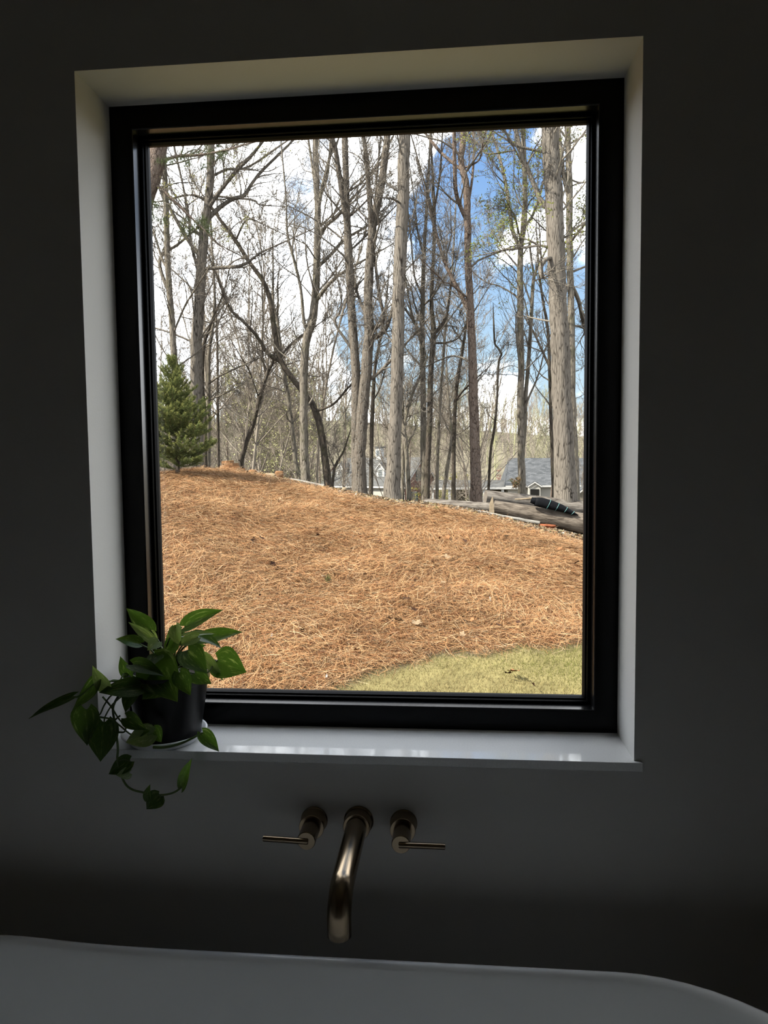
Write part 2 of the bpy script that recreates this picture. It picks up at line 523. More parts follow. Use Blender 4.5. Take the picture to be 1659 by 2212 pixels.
def lathe(name, prof, mat, parent=None, k=48, axis='z', loc=(0, 0, 0), smooth=True):
    """prof: list of (r, h)"""
    acc = Acc()
    prof = np.array(prof, float)
    a = np.arange(k) * 2 * np.pi / k
    ring = np.stack([np.cos(a), np.sin(a)], -1)
    V = np.zeros((len(prof), k, 3))
    V[:, :, 0] = prof[:, :1] * ring[None, :, 0]
    V[:, :, 1] = prof[:, :1] * ring[None, :, 1]
    V[:, :, 2] = prof[:, 1:2]
    if axis == 'y':      # along -y
        V = np.stack([V[..., 0], -V[..., 2], V[..., 1]], -1)
    idx = np.arange(len(prof) * k).reshape(-1, k)
    j = (np.arange(k) + 1) % k
    F = np.stack([idx[:-1], idx[:-1][:, j], idx[1:][:, j], idx[1:]], -1).reshape(-1, 4)
    me = np_mesh(name, V.reshape(-1, 3), [F], mat, None, smooth)
    o = link_mesh(name, me, mat, parent, loc)
    if smooth:
        me.set_sharp_from_angle(angle=math.radians(35))
    return o


def tag(o, label=None, cat=None, group=None, kind=None):
    if label:
        o['label'] = label
    if cat:
        o['category'] = cat
    if group:
        o['group'] = group
    if kind:
        o['kind'] = kind
    return o


def empty(name, loc, label, cat, group=None, rz=0.0):
    o = bpy.data.objects.new(name, None)
    COL.objects.link(o)
    o.empty_display_size = 0.2
    o.location = tuple(float(v) for v in loc)
    o.rotation_euler = (0, 0, rz)
    return tag(o, label, cat, group)


def copy_tree(o, parent=None):
    c = o.copy()
    COL.objects.link(c)
    c.parent = parent
    for ch in list(o.children):
        copy_tree(ch, c)
    return c


# ------------------------------------------------------------------ the room
SILL = 0.95
WX, WTOP = 0.6, SILL + 1.5015
RX0, RX1, RY0, RH = -2.3, 2.7, -4.4, 2.9


def wall_back():
    bm = bmesh.new()
    ox = [RX0, -WX, WX, RX1]
    oz = [0.0, SILL - 0.02, WTOP, RH]
    th = 0.30
    fv = {}
    for s, y in ((0, 0.0), (1, th)):
        for i, x in enumerate(ox):
            for j, z in enumerate(oz):
                fv[s, i, j] = bm.verts.new((x, y, z))
    for s in (0, 1):
        for i in range(3):
            for j in range(3):
                if (i, j) != (1, 1):
                    bm.faces.new([fv[s, i, j], fv[s, i + 1, j], fv[s, i + 1, j + 1], fv[s, i, j + 1]])
    for (i0, j0, i1, j1) in ((1, 1, 2, 1), (2, 1, 2, 2), (2, 2, 1, 2), (1, 2, 1, 1)):
        bm.faces.new([fv[0, i0, j0], fv[0, i1, j1], fv[1, i1, j1], fv[1, i0, j0]])
    for (i0, j0, i1, j1) in [(a, 0, a + 1, 0) for a in range(3)] + [(3, b, 3, b + 1) for b in range(3)] + [(a + 1, 3, a, 3) for a in range(3)] + [(0, b + 1, 0, b) for b in range(3)]:
        bm.faces.new([fv[0, i0, j0], fv[0, i1, j1], fv[1, i1, j1], fv[1, i0, j0]])
    return tag(bm_obj('wall_back', bm, M_wall), kind='structure')


wall_back()
for nm, lo, hi, m in [('wall_left', (RX0 - 0.15, RY0, 0), (RX0, 0.3, RH), M_wall), ('wall_right', (RX1, RY0, 0), (RX1 + 0.15, 0.3, RH), M_wall),
                      ('wall_front', (RX0 - 0.15, RY0 - 0.15, 0), (RX1 + 0.15, RY0, RH), M_wall), ('floor', (RX0 - 0.15, RY0 - 0.15, -0.15), (RX1 + 0.15, 0.3, 0), M_floor),
                      ('ceiling', (RX0 - 0.15, RY0 - 0.15, RH), (RX1 + 0.15, 0.3, RH + 0.15), M_ceil)]:
    tag(box(nm, lo, hi, m), kind='structure')

# sill slab with small horns past the opening
bm = bmesh.new()
out = [(-WX, 0.165), (-WX, 0.0), (-WX - 0.016, 0.0), (-WX - 0.016, -0.011), (WX + 0.016, -0.011), (WX + 0.016, 0.0), (WX, 0.0), (WX, 0.165)]
top = [bm.verts.new((x, y, SILL)) for x, y in out]
bot = [bm.verts.new((x, y, SILL - 0.02)) for x, y in out]
bm.faces.new(top)
bm.faces.new(bot[::-1])
for i in range(8):
    j = (i + 1) % 8
    bm.faces.new([top[i], bot[i], bot[j], top[j]])
tag(bm_obj('trim_1', bm, M_quartz, bevel=0.0012), 'white polished quartz window sill with small horns', kind='structure')

# window: outer frame, stepped sash, glazing stop, pane
win = bpy.data.objects.new('window_1', None)
COL.objects.link(win)
win.location = (0, 0.162, SILL)
tag(win, 'large square picture window with a thick black frame', kind='structure')


def ring_obj(name, prof, mat, bevel=0):
    """prof: list of (inset, y) swept round the opening, mitred corners"""
    acc = Acc()
    n = len(prof)
    V = []
    for ins, y in prof:
        V += [(-WX + ins, y, ins), (WX - ins, y, ins), (WX - ins, y, 1.5015 - ins), (-WX + ins, y, 1.5015 - ins)]
    F = []
    for i in range(n):
        j = (i + 1) % n
        for c in range(4):
            d = (c + 1) % 4
            F.append((i * 4 + c, j * 4 + c, j * 4 + d, i * 4 + d))
    bm = bmesh.new()
    vs = [bm.verts.new(v) for v in V]
    for f in F:
        bm.faces.new([vs[i] for i in f])
    return bm_obj(name, bm, mat, win, bevel=bevel)


ring_obj('frame', [(-0.004, 0.064), (-0.004, 0.003), (0.000, 0.0), (0.0525, 0.0), (0.0538, 0.0015), (0.0538, 0.064)], M_frame)
ring_obj('glazing_bead', [(0.0536, 0.060), (0.0536, 0.0018), (0.0548, 0.0030), (0.0568, 0.033), (0.0568, 0.060)], M_bead)
ring_obj('sash', [(0.0566, 0.063), (0.0566, 0.0335), (0.0640, 0.0335), (0.0655, 0.0360), (0.0660, 0.063)], M_frame)
ring_obj('glazing_stop', [(0.0658, 0.0625), (0.0658, 0.043), (0.0690, 0.0435), (0.0722, 0.0525), (0.0722, 0.0625)], M_gasket)
bm = bmesh.new()
bm_box(bm, (-WX + 0.067, 0.056, 0.067), (WX - 0.067, 0.061, 1.5015 - 0.067))
bm_obj('pane', bm, M_glass, win)

# ------------------------------------------------------------------ bathtub
def stadium(n_end, n_str, x0, r):
    """closed plan outline, counter-clockwise, unit centre"""
    pts = []
    for i in range(n_str):
        pts.append((-x0 + 2 * x0 * i / n_str, -r))
    for i in range(n_end):
        a = -math.pi / 2 + math.pi * i / n_end
        pts.append((x0 + r * math.cos(a), r * math.sin(a)))
    for i in range(n_str):
        pts.append((x0 - 2 * x0 * i / n_str, r))
    for i in range(n_end):
        a = math.pi / 2 + math.pi * i / n_end
        pts.append((-x0 + r * math.cos(a), r * math.sin(a)))
    return np.array(pts)


TUB = np.array([-0.095, -0.590, 0.0])
tub = empty('bathtub', TUB, 'white freestanding bathtub with a thin rolled rim under the window', 'bathtub')


def tub_shell(name, levels, mat, close_last):
    V, F = [], []
    K = None
    for (ins, z, bumpz) in levels:
        pl = stadium(28, 26, 0.615, 0.39 - ins)
        K = len(pl)
        zz = np.full(K, z * 0.62 / 0.57)
        bx = pl[:, 0]
        zz = zz + bumpz * (np.exp(-((bx + 0.62) / 0.16) ** 2) * 0.012 + np.clip((bx - 0.55) / 0.4, 0, 1) * -0.0)
        V.append(np.c_[pl, zz])
    n = len(levels)
    idx = np.arange(n * K).reshape(n, K)
    j = (np.arange(K) + 1) % K
    F = np.stack([idx[:-1], idx[:-1][:, j], idx[1:][:, j], idx[1:]], -1).reshape(-1, 4)
    V = np.concatenate(V)
    faces = [F]
    if close_last:
        faces.append(idx[-1][None, :])
    me = np_mesh(name, V, faces, mat, None, True)
    return link_mesh(name, me, mat, tub)


outer = [(0.055, 0.0, 0), (0.05, 0.015, 0), (0.035, 0.12, 0), (0.02, 0.30, 0), (0.006, 0.46, 0), (0.001, 0.53, .7), (0.0, 0.552, 1), (0.0015, 0.5625, 1), (0.006, 0.5685, 1), (0.0125, 0.570, 1), (0.0185, 0.5672, 1),
         (0.0225, 0.560, 1), (0.0245, 0.545, 1), (0.032, 0.48, 0.6), (0.045, 0.38, .2), (0.062, 0.28, 0), (0.085, 0.20, 0), (0.12, 0.155, 0), (0.17, 0.136, 0), (0.25, 0.13, 0)]
tub_shell('shell', outer, M_tub, True)
lathe('drain', [(0.0, 0.135), (0.03, 0.135), (0.034, 0.131), (0.034, 0.128)], M_brass, tub, 24)

# ------------------------------------------------------------------ wall taps
def tap_handle(x, side, label):
    t = empty('tap_handle', (x, 0, 0.795), label, 'tap', 'bath taps')
    lathe('escutcheon', [(0.0305, -0.002), (0.0305, 0.003), (0.0292, 0.0045), (0.0282, 0.006), (0.0282, 0.036), (0.0270, 0.038), (0.012, 0.0385)], M_brass, t, 40, 'y')
    lathe('hub', [(0.0200, 0.036), (0.0200, 0.094), (0.0185, 0.096), (0.0, 0.0965)], M_brass, t, 36, 'y')
    bm = bmesh.new()
    r = bmesh.ops.create_cone(bm, cap_ends=True, segments=20, radius1=0.0064, radius2=0.0064, depth=0.098)
    bmesh.ops.rotate(bm, verts=bm.verts, cent=(0, 0, 0), matrix=Matrix.Rotation(math.pi / 2, 3, 'Y'))
    bmesh.ops.translate(bm, verts=bm.verts, vec=(side * 0.0445, -0.096, 0.0))
    es = [e for e in bm.edges if len(e.link_faces) == 2 and any(len(f.verts) > 4 for f in e.link_faces)]
    bmesh.ops.bevel(bm, geom=es, offset=0.0012, segments=2, affect='EDGES')
    o = bm_obj('lever', bm, M_brass, t, smooth=True)
    o.data.set_sharp_from_angle(angle=math.radians(40))
    o.rotation_euler = (0, math.radians(2.0 if side < 0 else 0), 0)


tap_handle(-0.101, -1, 'brushed bronze wall tap with its lever pointing left')
tap_handle(0.101, 1, 'brushed bronze wall tap with its lever pointing right')
sp = empty('bath_spout', (0, 0, 0.797), 'long brushed bronze bath spout curving down between the two taps', 'spout', rz=-0.035)
lathe('flange', [(0.0335, -0.002), (0.0335, 0.004), (0.032, 0.006), (0.0305, 0.007), (0.0305, 0.033), (0.029, 0.0355), (0.018, 0.036)], M_brass, sp, 44, 'y')
path = [(0, -0.03, 0.002), (0, -0.08, -0.006), (0, -0.14, -0.0155), (0, -0.196, -0.0245)]
for i in range(1, 13):
    a = i / 12 * math.radians(81)
    path.append((0, -0.196 - 0.056 * (math.sin(a + math.radians(9)) - math.sin(math.radians(9))), -0.0245 - 0.056 * (math.cos(math.radians(9)) - math.cos(a + math.radians(9)))))
ye = path[-1][1]
path += [(0, ye, path[-1][2] - 0.012), (0, ye, -0.107), (0, ye, -0.1085)]
P = np.array(path)[None]
R = np.full((1, len(path)), 0.0235)
R[0, -1] = 0.0218
V, F = tubes(P, R, 40)
nv = len(V)
V = np.vstack([V, V[-40:] * np.array([0.8, 1, 1]) + np.array([0, 0, 0.0])])
V[-40:, 1] = (V[-80:-40, 1] - ye) * 0.8 + ye
V = np.vstack([V, V[-40:] + np.array([0, 0, 0.02])])
ia, ib, ic = np.arange(nv - 40, nv), np.arange(nv, nv + 40), np.arange(nv + 40, nv + 80)
jj = (np.arange(40) + 1) % 40
F2 = np.concatenate([np.stack([a_, a_[jj], b_[jj], b_], -1) for a_, b_ in ((ia, ib), (ib, ic))])
me = np_mesh('pipe', V, [np.vstack([F, F2]), ic[None, :]], M_brass, None, True)
me.set_sharp_from_angle(angle=math.radians(50))
link_mesh('pipe', me, M_brass, sp)

# ------------------------------------------------------------------ potted pothos on the sill
PC = np.array([-0.456, 0.060, SILL])
sau = lathe('plant_saucer', [(0.0, 0.0015), (0.070, 0.0015), (0.074, 0.0), (0.078, 0.0015), (0.090, 0.016), (0.096, 0.0205), (0.0985, 0.0215), (0.0985, 0.0235), (0.095, 0.0235), (0.087, 0.0175), (0.075, 0.005), (0.0, 0.004)],
            M_saucer, None, 72, loc=(-0.468, 0.058, SILL))
tag(sau, 'white plastic saucer under the black plant pot on the sill', 'saucer')
plant = empty('potted_pothos', PC + np.array([0, 0, 0.0055]), 'trailing green pothos in a black pot at the left end of the sill', 'plant')
lathe('pot', [(0.0, 0.0), (0.068, 0.0), (0.071, 0.003), (0.092, 0.136), (0.0945, 0.137), (0.0955, 0.139), (0.0985, 0.163), (0.0995, 0.165), (0.0975, 0.165), (0.0945, 0.141), (0.090, 0.13), (0.086, 0.128)], M_pot, plant, 56)
lathe('soil', [(0.0, 0.146), (0.04, 0.148), (0.07, 0.144), (0.0925, 0.141)], M_soil, plant, 32)
PO = PC + np.array([0, 0, 0.0055])


def zp(zx, zy, y):
    """a point seen at (zx, zy) of the plant close-up, at real depth y"""
    return at(40 + zx * 0.31344, 1270 + zy * 0.31346, y)


LEAF_U, LEAF_V = 12, 9


def leaf(base, tip, width, nrm, fold=0.25, droop=0.15, mat=None, twist=0.0):
    """heart-shaped leaf: base point, tip point, full width, facing direction"""
    base, tip = np.array(base), np.array(tip)
    ax = tip - base
    L = np.linalg.norm(ax)
    ax = ax / L
    nrm = np.array(nrm, float)
    nrm = nrm - ax * nrm.dot(ax)
    nrm /= np.linalg.norm(nrm)
    sd = np.cross(ax, nrm)
    u = np.linspace(0, 1, LEAF_U)
    v = np.linspace(-1, 1, LEAF_V)
    U, Vv = np.meshgrid(u, v, indexing='ij')
    prof = np.interp(u, [0, .06, .14, .25, .36, .5, .65, .8, .92, 1.0], [0.34, .68, .90, 1.0, .99, .88, .66, .38, .14, 0.0])
    Wd = prof[:, None] * width / 2
    along = L * (U - 0.17 * np.abs(Vv) ** 1.5 * (1 - U) ** 2.0)
    across = Vv * Wd
    up = np.abs(Vv) * Wd * fold - droop * L * (U ** 1.8) + droop * L * U
    up = up + np.sin(U * 7 + Vv * 3) * 0.012 * L * np.abs(Vv)
    tw = twist * U
    across2 = across * np.cos(tw)
    up = up + across * np.sin(tw)
    P = base + along[..., None] * ax + across2[..., None] * sd + up[..., None] * nrm
    idx = np.arange(LEAF_U * LEAF_V).reshape(LEAF_U, LEAF_V)
    F = np.stack([idx[:-1, :-1], idx[1:, :-1], idx[1:, 1:], idx[:-1, 1:]], -1).reshape(-1, 4)
    me = np_mesh('leaf', P.reshape(-1, 3) - PO, [F], None, None, True)
    uvl = me.uv_layers.new(name='UVMap')
    li = np.empty(len(me.loops), np.int32)
    me.loops.foreach_get('vertex_index', li)
    uv = np.stack([(Vv * 0.5 + 0.5).ravel()[li], U.ravel()[li]], -1)
    uvl.data.foreach_set('uv', uv.astype(np.float32).ravel())
    return link_mesh('leaf', me, mat or M_leaf, plant)


def stem(pts, r0=0.0022, r1=0.0016, n=14):
    P, Rr = resample(np.array(pts), n, np.linspace(r0, r1, len(pts)))
    V, F = tubes(P[None], Rr[None], 7)
    link_mesh('stem', np_mesh('stem', V - PO, [F], M_stem, None, True), M_stem, plant)


FW = (0, -1, 0.35)      # facing the room
UP = (0.1, -0.35, 1)
CROWN = PC + np.array([0, 0, 0.14])
# (base zx, zy, y) (tip zx, zy, y) width px(zoom), facing, fold, droop, pale
LV = [
    ((1150, 265, .06), (1412, 150, .05), 120, (-.25, -1, .75), .35, .22, 0),
    ((1262, 350, .09), (1548, 303, .10), 105, (.1, -.9, 1), .25, .12, 0),
    ((1372, 500, .07), (1572, 582, .05), 205, (.2, -1, .5), .2, .16, 0),
    ((1215, 325, .04), (1402, 418, .03), 95, (.5, -.6, 1), .3, .3, 0),
    ((1150, 330, .03), (1368, 318, .03), 60, (0, -.45, 1), .3, .15, 1),
    ((908, 290, .08), (742, 138, .07), 108, (.3, -1, .5), .25, .1, 0),
    ((928, 365, .05), (755, 234, .05), 62, (.4, -1, .4), .3, .15, 1),
    ((835, 385, .03), (668, 352, .02), 88, (-.1, -.8, .8), .35, .3, 0),
    ((962, 372, .02), (888, 432, .00), 95, (-.2, -1, .3), .3, .2, 1),
    ((1075, 372, .03), (1030, 478, .02), 110, (-.3, -1, .4), .2, .2, 0),
    ((1085, 268, .02), (1122, 402, .00), 105, (-.4, -1, .3), .35, .2, 1),
    ((1235, 340, .01), (1095, 400, .00), 80, (.2, -1, .7), .4, .25, 1),
    ((925, 505, .00), (1096, 786, -.055), 265, (.1, -1, .35), .15, .15, 0),
    ((790, 530, -.01), (1010, 612, -.04), 105, (-.1, -.8, 1), .35, .35, 0),
    ((1110, 585, -.03), (1186, 742, -.045), 118, (.25, -1, .2), .3, .15, 0),
    ((1165, 440, .01), (1300, 590, -.03), 170, (.2, -1, .5), .2, .2, 0),
    ((1280, 470, .05), (1412, 640, .05), 70, (.4, -1, .3), .35, .1, 1),
    ((1215, 590, .0), (1330, 662, -.035), 110, (.1, -1, .4), .2, .1, 0),
    ((605, 690, -.05), (508, 533, -.055), 96, (-.2, -1, .5), .3, .15, 1),
    ((845, 690, -.04), (553, 722, -.06), 135, (0, -.9, .9), .25, .25, 0),
    ((535, 640, -.05), (372, 838, -.06), 120, (-.5, -1, .3), .2, -.35, 0),
    ((372, 752, -.045), (70, 902, -.06), 62, (0, -.8, .8), .35, .18, 0),
    ((468, 838, -.06), (472, 1088, -.07), 198, (-.1, -1, .15), .15, .1, 0),
    ((590, 925, -.05), (564, 1199, -.065), 205, (.05, -1, .12), .15, .1, 0),
    ((745, 895, -.055), (885, 978, -.07), 100, (0, -1, .5), .3, .2, 0),
    ((925, 1005, -.06), (738, 1066, -.075), 135, (0, -1, .5), .3, .2, 1),
    ((835, 995, -.06), (908, 985, -.07), 56, (0, -1, .5), .3, .2, 0),
    ((930, 970, -.055), (985, 1065, -.06), 92, (.2, -1, .3), .25, .15, 0),
    ((1268, 998, -.035), (1382, 1128, -.05), 92, (.4, -1, .35), .3, -.25, 0),
    ((768, 1192, -.05), (620, 1284, -.06), 105, (-.1, -1, .3), .3, .15, 0),
    ((765, 1272, -.055), (672, 1292, -.075), 72, (0, -1, .3), .3, .2, 1),
    ((890, 1462, -.06), (908, 1352, -.07), 62, (-.2, -1, .4), .3, .15, 0),
    ((972, 1432, -.06), (882, 1526, -.075), 112, (.1, -1, .4), .3, .15, 0),
    ((1128, 1370, -.055), (1196, 1172, -.06), 76, (-.5, -1, .1), .35, .12, 0),
    ((760, 600, .00), (700, 470, .00), 90, (-.3, -1, .5), .25, .1, 0),
    ((960, 470, .00), (905, 555, -.03), 120, (-.2, -1, .4), .2, .2, 0),
    ((1010, 640, -.02), (850, 770, -.05), 170, (-.2, -1, .3), .2, .15, 0),
    ((800, 700, -.02), (735, 860, -.05), 130, (-.3, -1, .2), .2, .15, 0),
    ((905, 330, .08), (962, 350, .07), 80, (.2, -1, .3), .25, .1, 1),
    ((1120, 300, .08), (1010, 365, .07), 110, (-.2, -1, .4), .25, .2, 0),
    ((1190, 420, .08), (1290, 395, .08), 70, (.2, -1, .6), .25, .2, 0),
]
PXM = 0.31344
for i, (b, t, w, nrm, fold, droop, pale) in enumerate(LV):
    b3, t3 = zp(*b), zp(*t)
    d = np.linalg.norm((b3 + t3) / 2 - CAM)
    leaf(b3, t3, w * PXM * d / F_PX * 1.06, nrm, fold, droop, M_leaf_pale if pale else M_leaf, RNG.uniform(-.3, .3))
    if i < 18 or i >= 34:
        c = CROWN + np.array([RNG.uniform(-.035, .035), RNG.uniform(-.03, .03), -0.01])
        mid = (c + b3) / 2 + np.array([0, 0, 0.025])
        stem([c, mid, b3])
# trailing vines
stem([CROWN + np.array([-.05, -.02, 0]), zp(700, 640, -.02), zp(640, 640, -.045), zp(605, 690, -.05)])
stem([CROWN + np.array([-.06, 0, 0]), zp(735, 590, -.01), zp(690, 640, -.04), zp(545, 640, -.05)])
stem([CROWN + np.array([-.06, -.02, 0]), zp(760, 660, -.035), zp(640, 740, -.05), zp(590, 810, -.05), zp(550, 880, -.05), zp(468, 838, -.06)], n=24)
stem([CROWN + np.array([-.05, -.03, 0]), zp(780, 700, -.04), zp(660, 790, -.055), zp(600, 880, -.05), zp(590, 925, -.05)], n=20)
stem([CROWN + np.array([-.04, -.04, 0]), zp(750, 680, -.04), zp(655, 810, -.052), zp(668, 950, -.056), zp(685, 1100, -.058), zp(683, 1190, -.055), zp(722, 1325, -.055), zp(775, 1385, -.058), zp(870, 1412, -.06),
      zp(980, 1427, -.06), zp(1070, 1410, -.058), zp(1128, 1370, -.055)], 0.0028, 0.0022, n=50)
stem([zp(560, 890, -.052), zp(640, 905, -.054), zp(700, 950, -.056), zp(780, 1012, -.06), zp(835, 995, -.06)], n=20)
stem([zp(580, 750, -.05), zp(640, 820, -.055), zp(690, 900, -.056), zp(745, 960, -.056)], n=16)
stem([zp(700, 880, -.05), zp(640, 930, -.055), zp(620, 945, -.056)], n=10)
stem([zp(690, 995, -.056), zp(735, 985, -.06), zp(745, 895, -.055)], n=12)
stem([zp(930, 1098, -.045), zp(1010, 1098, -.05), zp(1110, 1075, -.05), zp(1200, 1035, -.045), zp(1268, 998, -.035)], 0.0034, 0.0022, n=24)
stem([CROWN + np.array([.02, -.02, 0]), zp(1290, 590, .03), zp(1345, 520, .06), zp(1372, 500, .07)], n=14)
stem([zp(683, 1190, -.055), zp(730, 1180, -.052), zp(768, 1192, -.05)], n=8)
stem([zp(372, 752, -.045), zp(430, 740, -.048), zp(545, 640, -.05)], n=10)

# ------------------------------------------------------------------ terrain
GZ = -0.35
CREST = [(345, 1030, 14.4), (450, 1013, 14.8), (520, 1016, 14.8), (600, 1031, 14.6), (700, 1052, 14.3), (780, 1067, 14.0), (850, 1080, 13.8), (950, 1089, 13.6), (1050, 1105, 13.4), (1150, 1130, 13.2), (1257, 1158, 13.0)]
_c = np.array([at(*p) for p in CREST])
_cx = np.concatenate([[-30, -12], _c[:, 0], [6.5, 30]])
_cz = np.concatenate([[1.9, 1.55], _c[:, 2] - 0.03, [-0.25, -0.35]])
_cy = np.concatenate([[15.5, 15.0], _c[:, 1], [12.6, 12.0]])


def terrain(x, y, bumps=True):
    x = np.asarray(x, float)
    y = np.asarray(y, float)
    yc, zc = np.interp(x, _cx, _cy), np.interp(x, _cx, _cz)
    y0 = 4.6 + 0.25 * np.clip(x, -6, 6)
    t = np.clip((y - y0) / (yc - y0), 0, 1)
    s = np.sin(t * np.pi / 2) ** 1.15
    up = GZ + (zc - GZ) * s
    dy = np.maximum(y - yc, 0)
    drop = np.where(dy < 2.2, 0.05 * dy ** 2, 0.242 + 0.22 * (dy - 2.2))
    low = -6.0 + np.clip((y - 112) / 150, 0, 1) ** 1.1 * (19.5 - 3.5 * np.clip(x / 40, -1, 1)) + np.clip((-x - 2) / 30, 0, 1) * np.clip(1 - np.abs(y - 60) / 60, 0, 1) * 1.5
    z = np.where(y > yc, np.maximum(zc - drop, low), up)
    if bumps:
        z = z + (0.022 * np.sin(x * 2.3 + 1.1 * y) + 0.018 * np.sin(3.9 * y - 1.7 * x + 1)) * np.clip((y - y0) / 2, 0, 1) * np.clip((yc - y) / 2, 0, 1)
    return z


def hit(px, py):
    """where the line of sight meets the ground"""
    d = ray(px, py)
    lo, hi_ = 2.0, None
    prev = 2.0
    for s in np.linspace(2.0, 40, 1500):
        p = CAM + d * s
        if p[2] < terrain(p[0], p[1]):
            hi_ = s
            break
        prev = s
    if hi_ is None:
        return None
    for _ in range(20):
        mid = (prev + hi_) / 2
        p = CAM + d * mid
        if p[2] < terrain(p[0], p[1]):
            hi_ = mid
        else:
            prev = mid
    return CAM + d * hi_


_b = np.array([hit(*p)[:2] for p in [(690, 1497), (760, 1470), (830, 1445), (880, 1430), (960, 1412), (1060, 1405), (1150, 1397), (1257, 1390)]])
_bx = np.concatenate([[-8, -3], _b[:, 0], [6]])
_by = np.concatenate([[3.0, 3.6], _b[:, 1], [_b[-1, 1] + 1.2]])


def border(x):
    return np.interp(x, _bx, _by) + 0.05 * np.sin(x * 9) + 0.03 * np.sin(x * 23)


gx = np.concatenate([np.linspace(-260, -40, 18), np.linspace(-36, -10, 16), np.arange(-9.5, 6.6, 0.16), np.linspace(7, 30, 14), np.linspace(36, 220, 16)])
gy = np.concatenate([np.arange(0.31, 18, 0.16), np.linspace(18.3, 45, 40), np.linspace(47, 320, 60)])
XX, YY = np.meshgrid(gx, gy, indexing='xy')
ZZ = terrain(XX, YY)
yc = np.interp(XX, _cx, _cy)
m_straw = np.clip((YY - border(XX)) / 0.15, 0, 1) * np.clip((yc - 0.5 - YY) / 0.5, 0, 1)
m_grass = np.clip((border(XX) - YY) / 0.15, 0, 1)
nzv = RNG.random(XX.shape)[..., None]
tint = (np.array([0.30, 0.235, 0.165]) * (0.75 + 0.5 * nzv)) * np.ones(XX.shape + (3,))
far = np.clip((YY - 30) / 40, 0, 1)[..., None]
tint = tint * (1 - far) + np.array([0.36, 0.32, 0.235]) * (0.8 + 0.4 * nzv) * far  # far ground lightened, distance haze painted into the tint
tint = tint * (1 - m_straw[..., None]) + np.array([0.17, 0.08, 0.042]) * (0.7 + 0.6 * nzv) * m_straw[..., None]
tint = tint * (1 - m_grass[..., None]) + np.array([0.42, 0.36, 0.16]) * (0.8 + 0.4 * nzv) * m_grass[..., None]
ni, nj = len(gy), len(gx)
idx = np.arange(ni * nj).reshape(ni, nj)
F = np.stack([idx[:-1, :-1], idx[:-1, 1:], idx[1:, 1:], idx[1:, :-1]], -1).reshape(-1, 4)
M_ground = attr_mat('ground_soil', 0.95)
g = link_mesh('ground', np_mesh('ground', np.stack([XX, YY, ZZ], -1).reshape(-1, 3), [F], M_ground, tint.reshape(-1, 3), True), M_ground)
tag(g, kind='structure')


# ------------------------------------------------------------------ pine straw, grass, litter
def ribbons(base, ang, L, w, lift0, lift1, curve, roll, tint, name, mat, ground=True):
    """flat bent needles lying on the ground: 3 cross sections, 2 quads each"""
    n = len(base)
    d = np.stack([np.cos(ang), np.sin(ang)], -1)
    pr = np.stack([-np.sin(ang), np.cos(ang)], -1)
    V = np.zeros((n, 3, 2, 3))
    for k, s in enumerate((-0.5, 0.0, 0.5)):
        c2 = base + d * (s * L)[:, None] + pr * (curve * (0.25 - s * s) * L)[:, None]
        z = terrain(c2[:, 0], c2[:, 1]) + (lift0 * (0.5 - s) + lift1 * (0.5 + s)) + (0.25 - s * s) * 0.10 * L
        ww = w * (0.35 if k != 1 else 0.5)
        sx = pr * (ww * np.cos(roll))[:, None]
        sz = ww * np.sin(roll)
        V[:, k, 0, :2] = c2 - sx
        V[:, k, 1, :2] = c2 + sx
        V[:, k, 0, 2] = z - sz
        V[:, k, 1, 2] = z + sz
    idx = np.arange(n * 6).reshape(n, 3, 2)
    F = np.stack([idx[:, :-1, 0], idx[:, :-1, 1], idx[:, 1:, 1], idx[:, 1:, 0]], -1).reshape(-1, 4)
    T = np.repeat(tint, 6, axis=0)
    return link_mesh(name, np_mesh(name, V.reshape(-1, 3), [F], mat, T), mat)


NS = 265000
# even density over the slope in view and a little beyond
yy = RNG.random(NS * 2) ** 0.85 * 11.6 + 3.3
half = 0.9 + 0.30 * (yy + 1.58)
xx = -0.09 * (yy + 1.58) + 0.21 + (RNG.random(NS * 2) * 2 - 1) * (half + 0.9)
ycn = np.interp(xx, _cx, _cy)
edge = ycn - 0.55 - 0.9 * np.clip((xx + 3.5) / 5, 0, 1)
keep = (yy > border(xx) - 0.04 + RNG.normal(0, .06, len(xx))) & (yy < edge + RNG.normal(0, .3, len(xx)))
base = np.stack([xx, yy], -1)[keep][:NS]
n = len(base)
flow = 1.1 * np.sin(base[:, 0] * 1.3 + 2 * np.sin(base[:, 1] * 0.9)) + 0.8 * np.sin(base[:, 1] * 2.1 + base[:, 0] * 0.7) - 0.35
ang = flow + RNG.normal(0, 1.15, n)
patch = np.sin(base[:, 0] * 3.1 + 1.3 * np.sin(base[:, 1] * 2.2)) * np.sin(base[:, 1] * 2.7 + 0.8 * np.sin(base[:, 0] * 1.9)) * 0.5 + 0.5
mixv = RNG.random(n)[:, None]
palette = np.array([[0.92, 0.585, 0.295], [0.80, 0.435, 0.20], [0.64, 0.305, 0.13], [0.43, 0.18, 0.077], [0.21, 0.095, 0.055], [1.0, 0.73, 0.44]])
pk = RNG.choice(6, n, p=[0.26, 0.28, 0.20, 0.11, 0.06, 0.09])
tint = palette[pk] * (0.85 + 0.3 * mixv) * (0.82 + 0.22 * patch[:, None])
lift = np.abs(RNG.normal(0, 0.026, n)) + 0.004 + 0.05 * patch ** 2 * RNG.random(n)
st = ribbons(base, ang, RNG.uniform(0.11, 0.24, n), RNG.uniform(0.0022, 0.0042, n), lift, lift + RNG.normal(0, 0.042, n), RNG.normal(0, 0.35, n), RNG.uniform(-0.9, 0.9, n), tint, 'pine_straw', M_straw)
tag(st, 'orange brown pine straw mulch covering the slope outside the window', 'pine straw', kind='stuff')

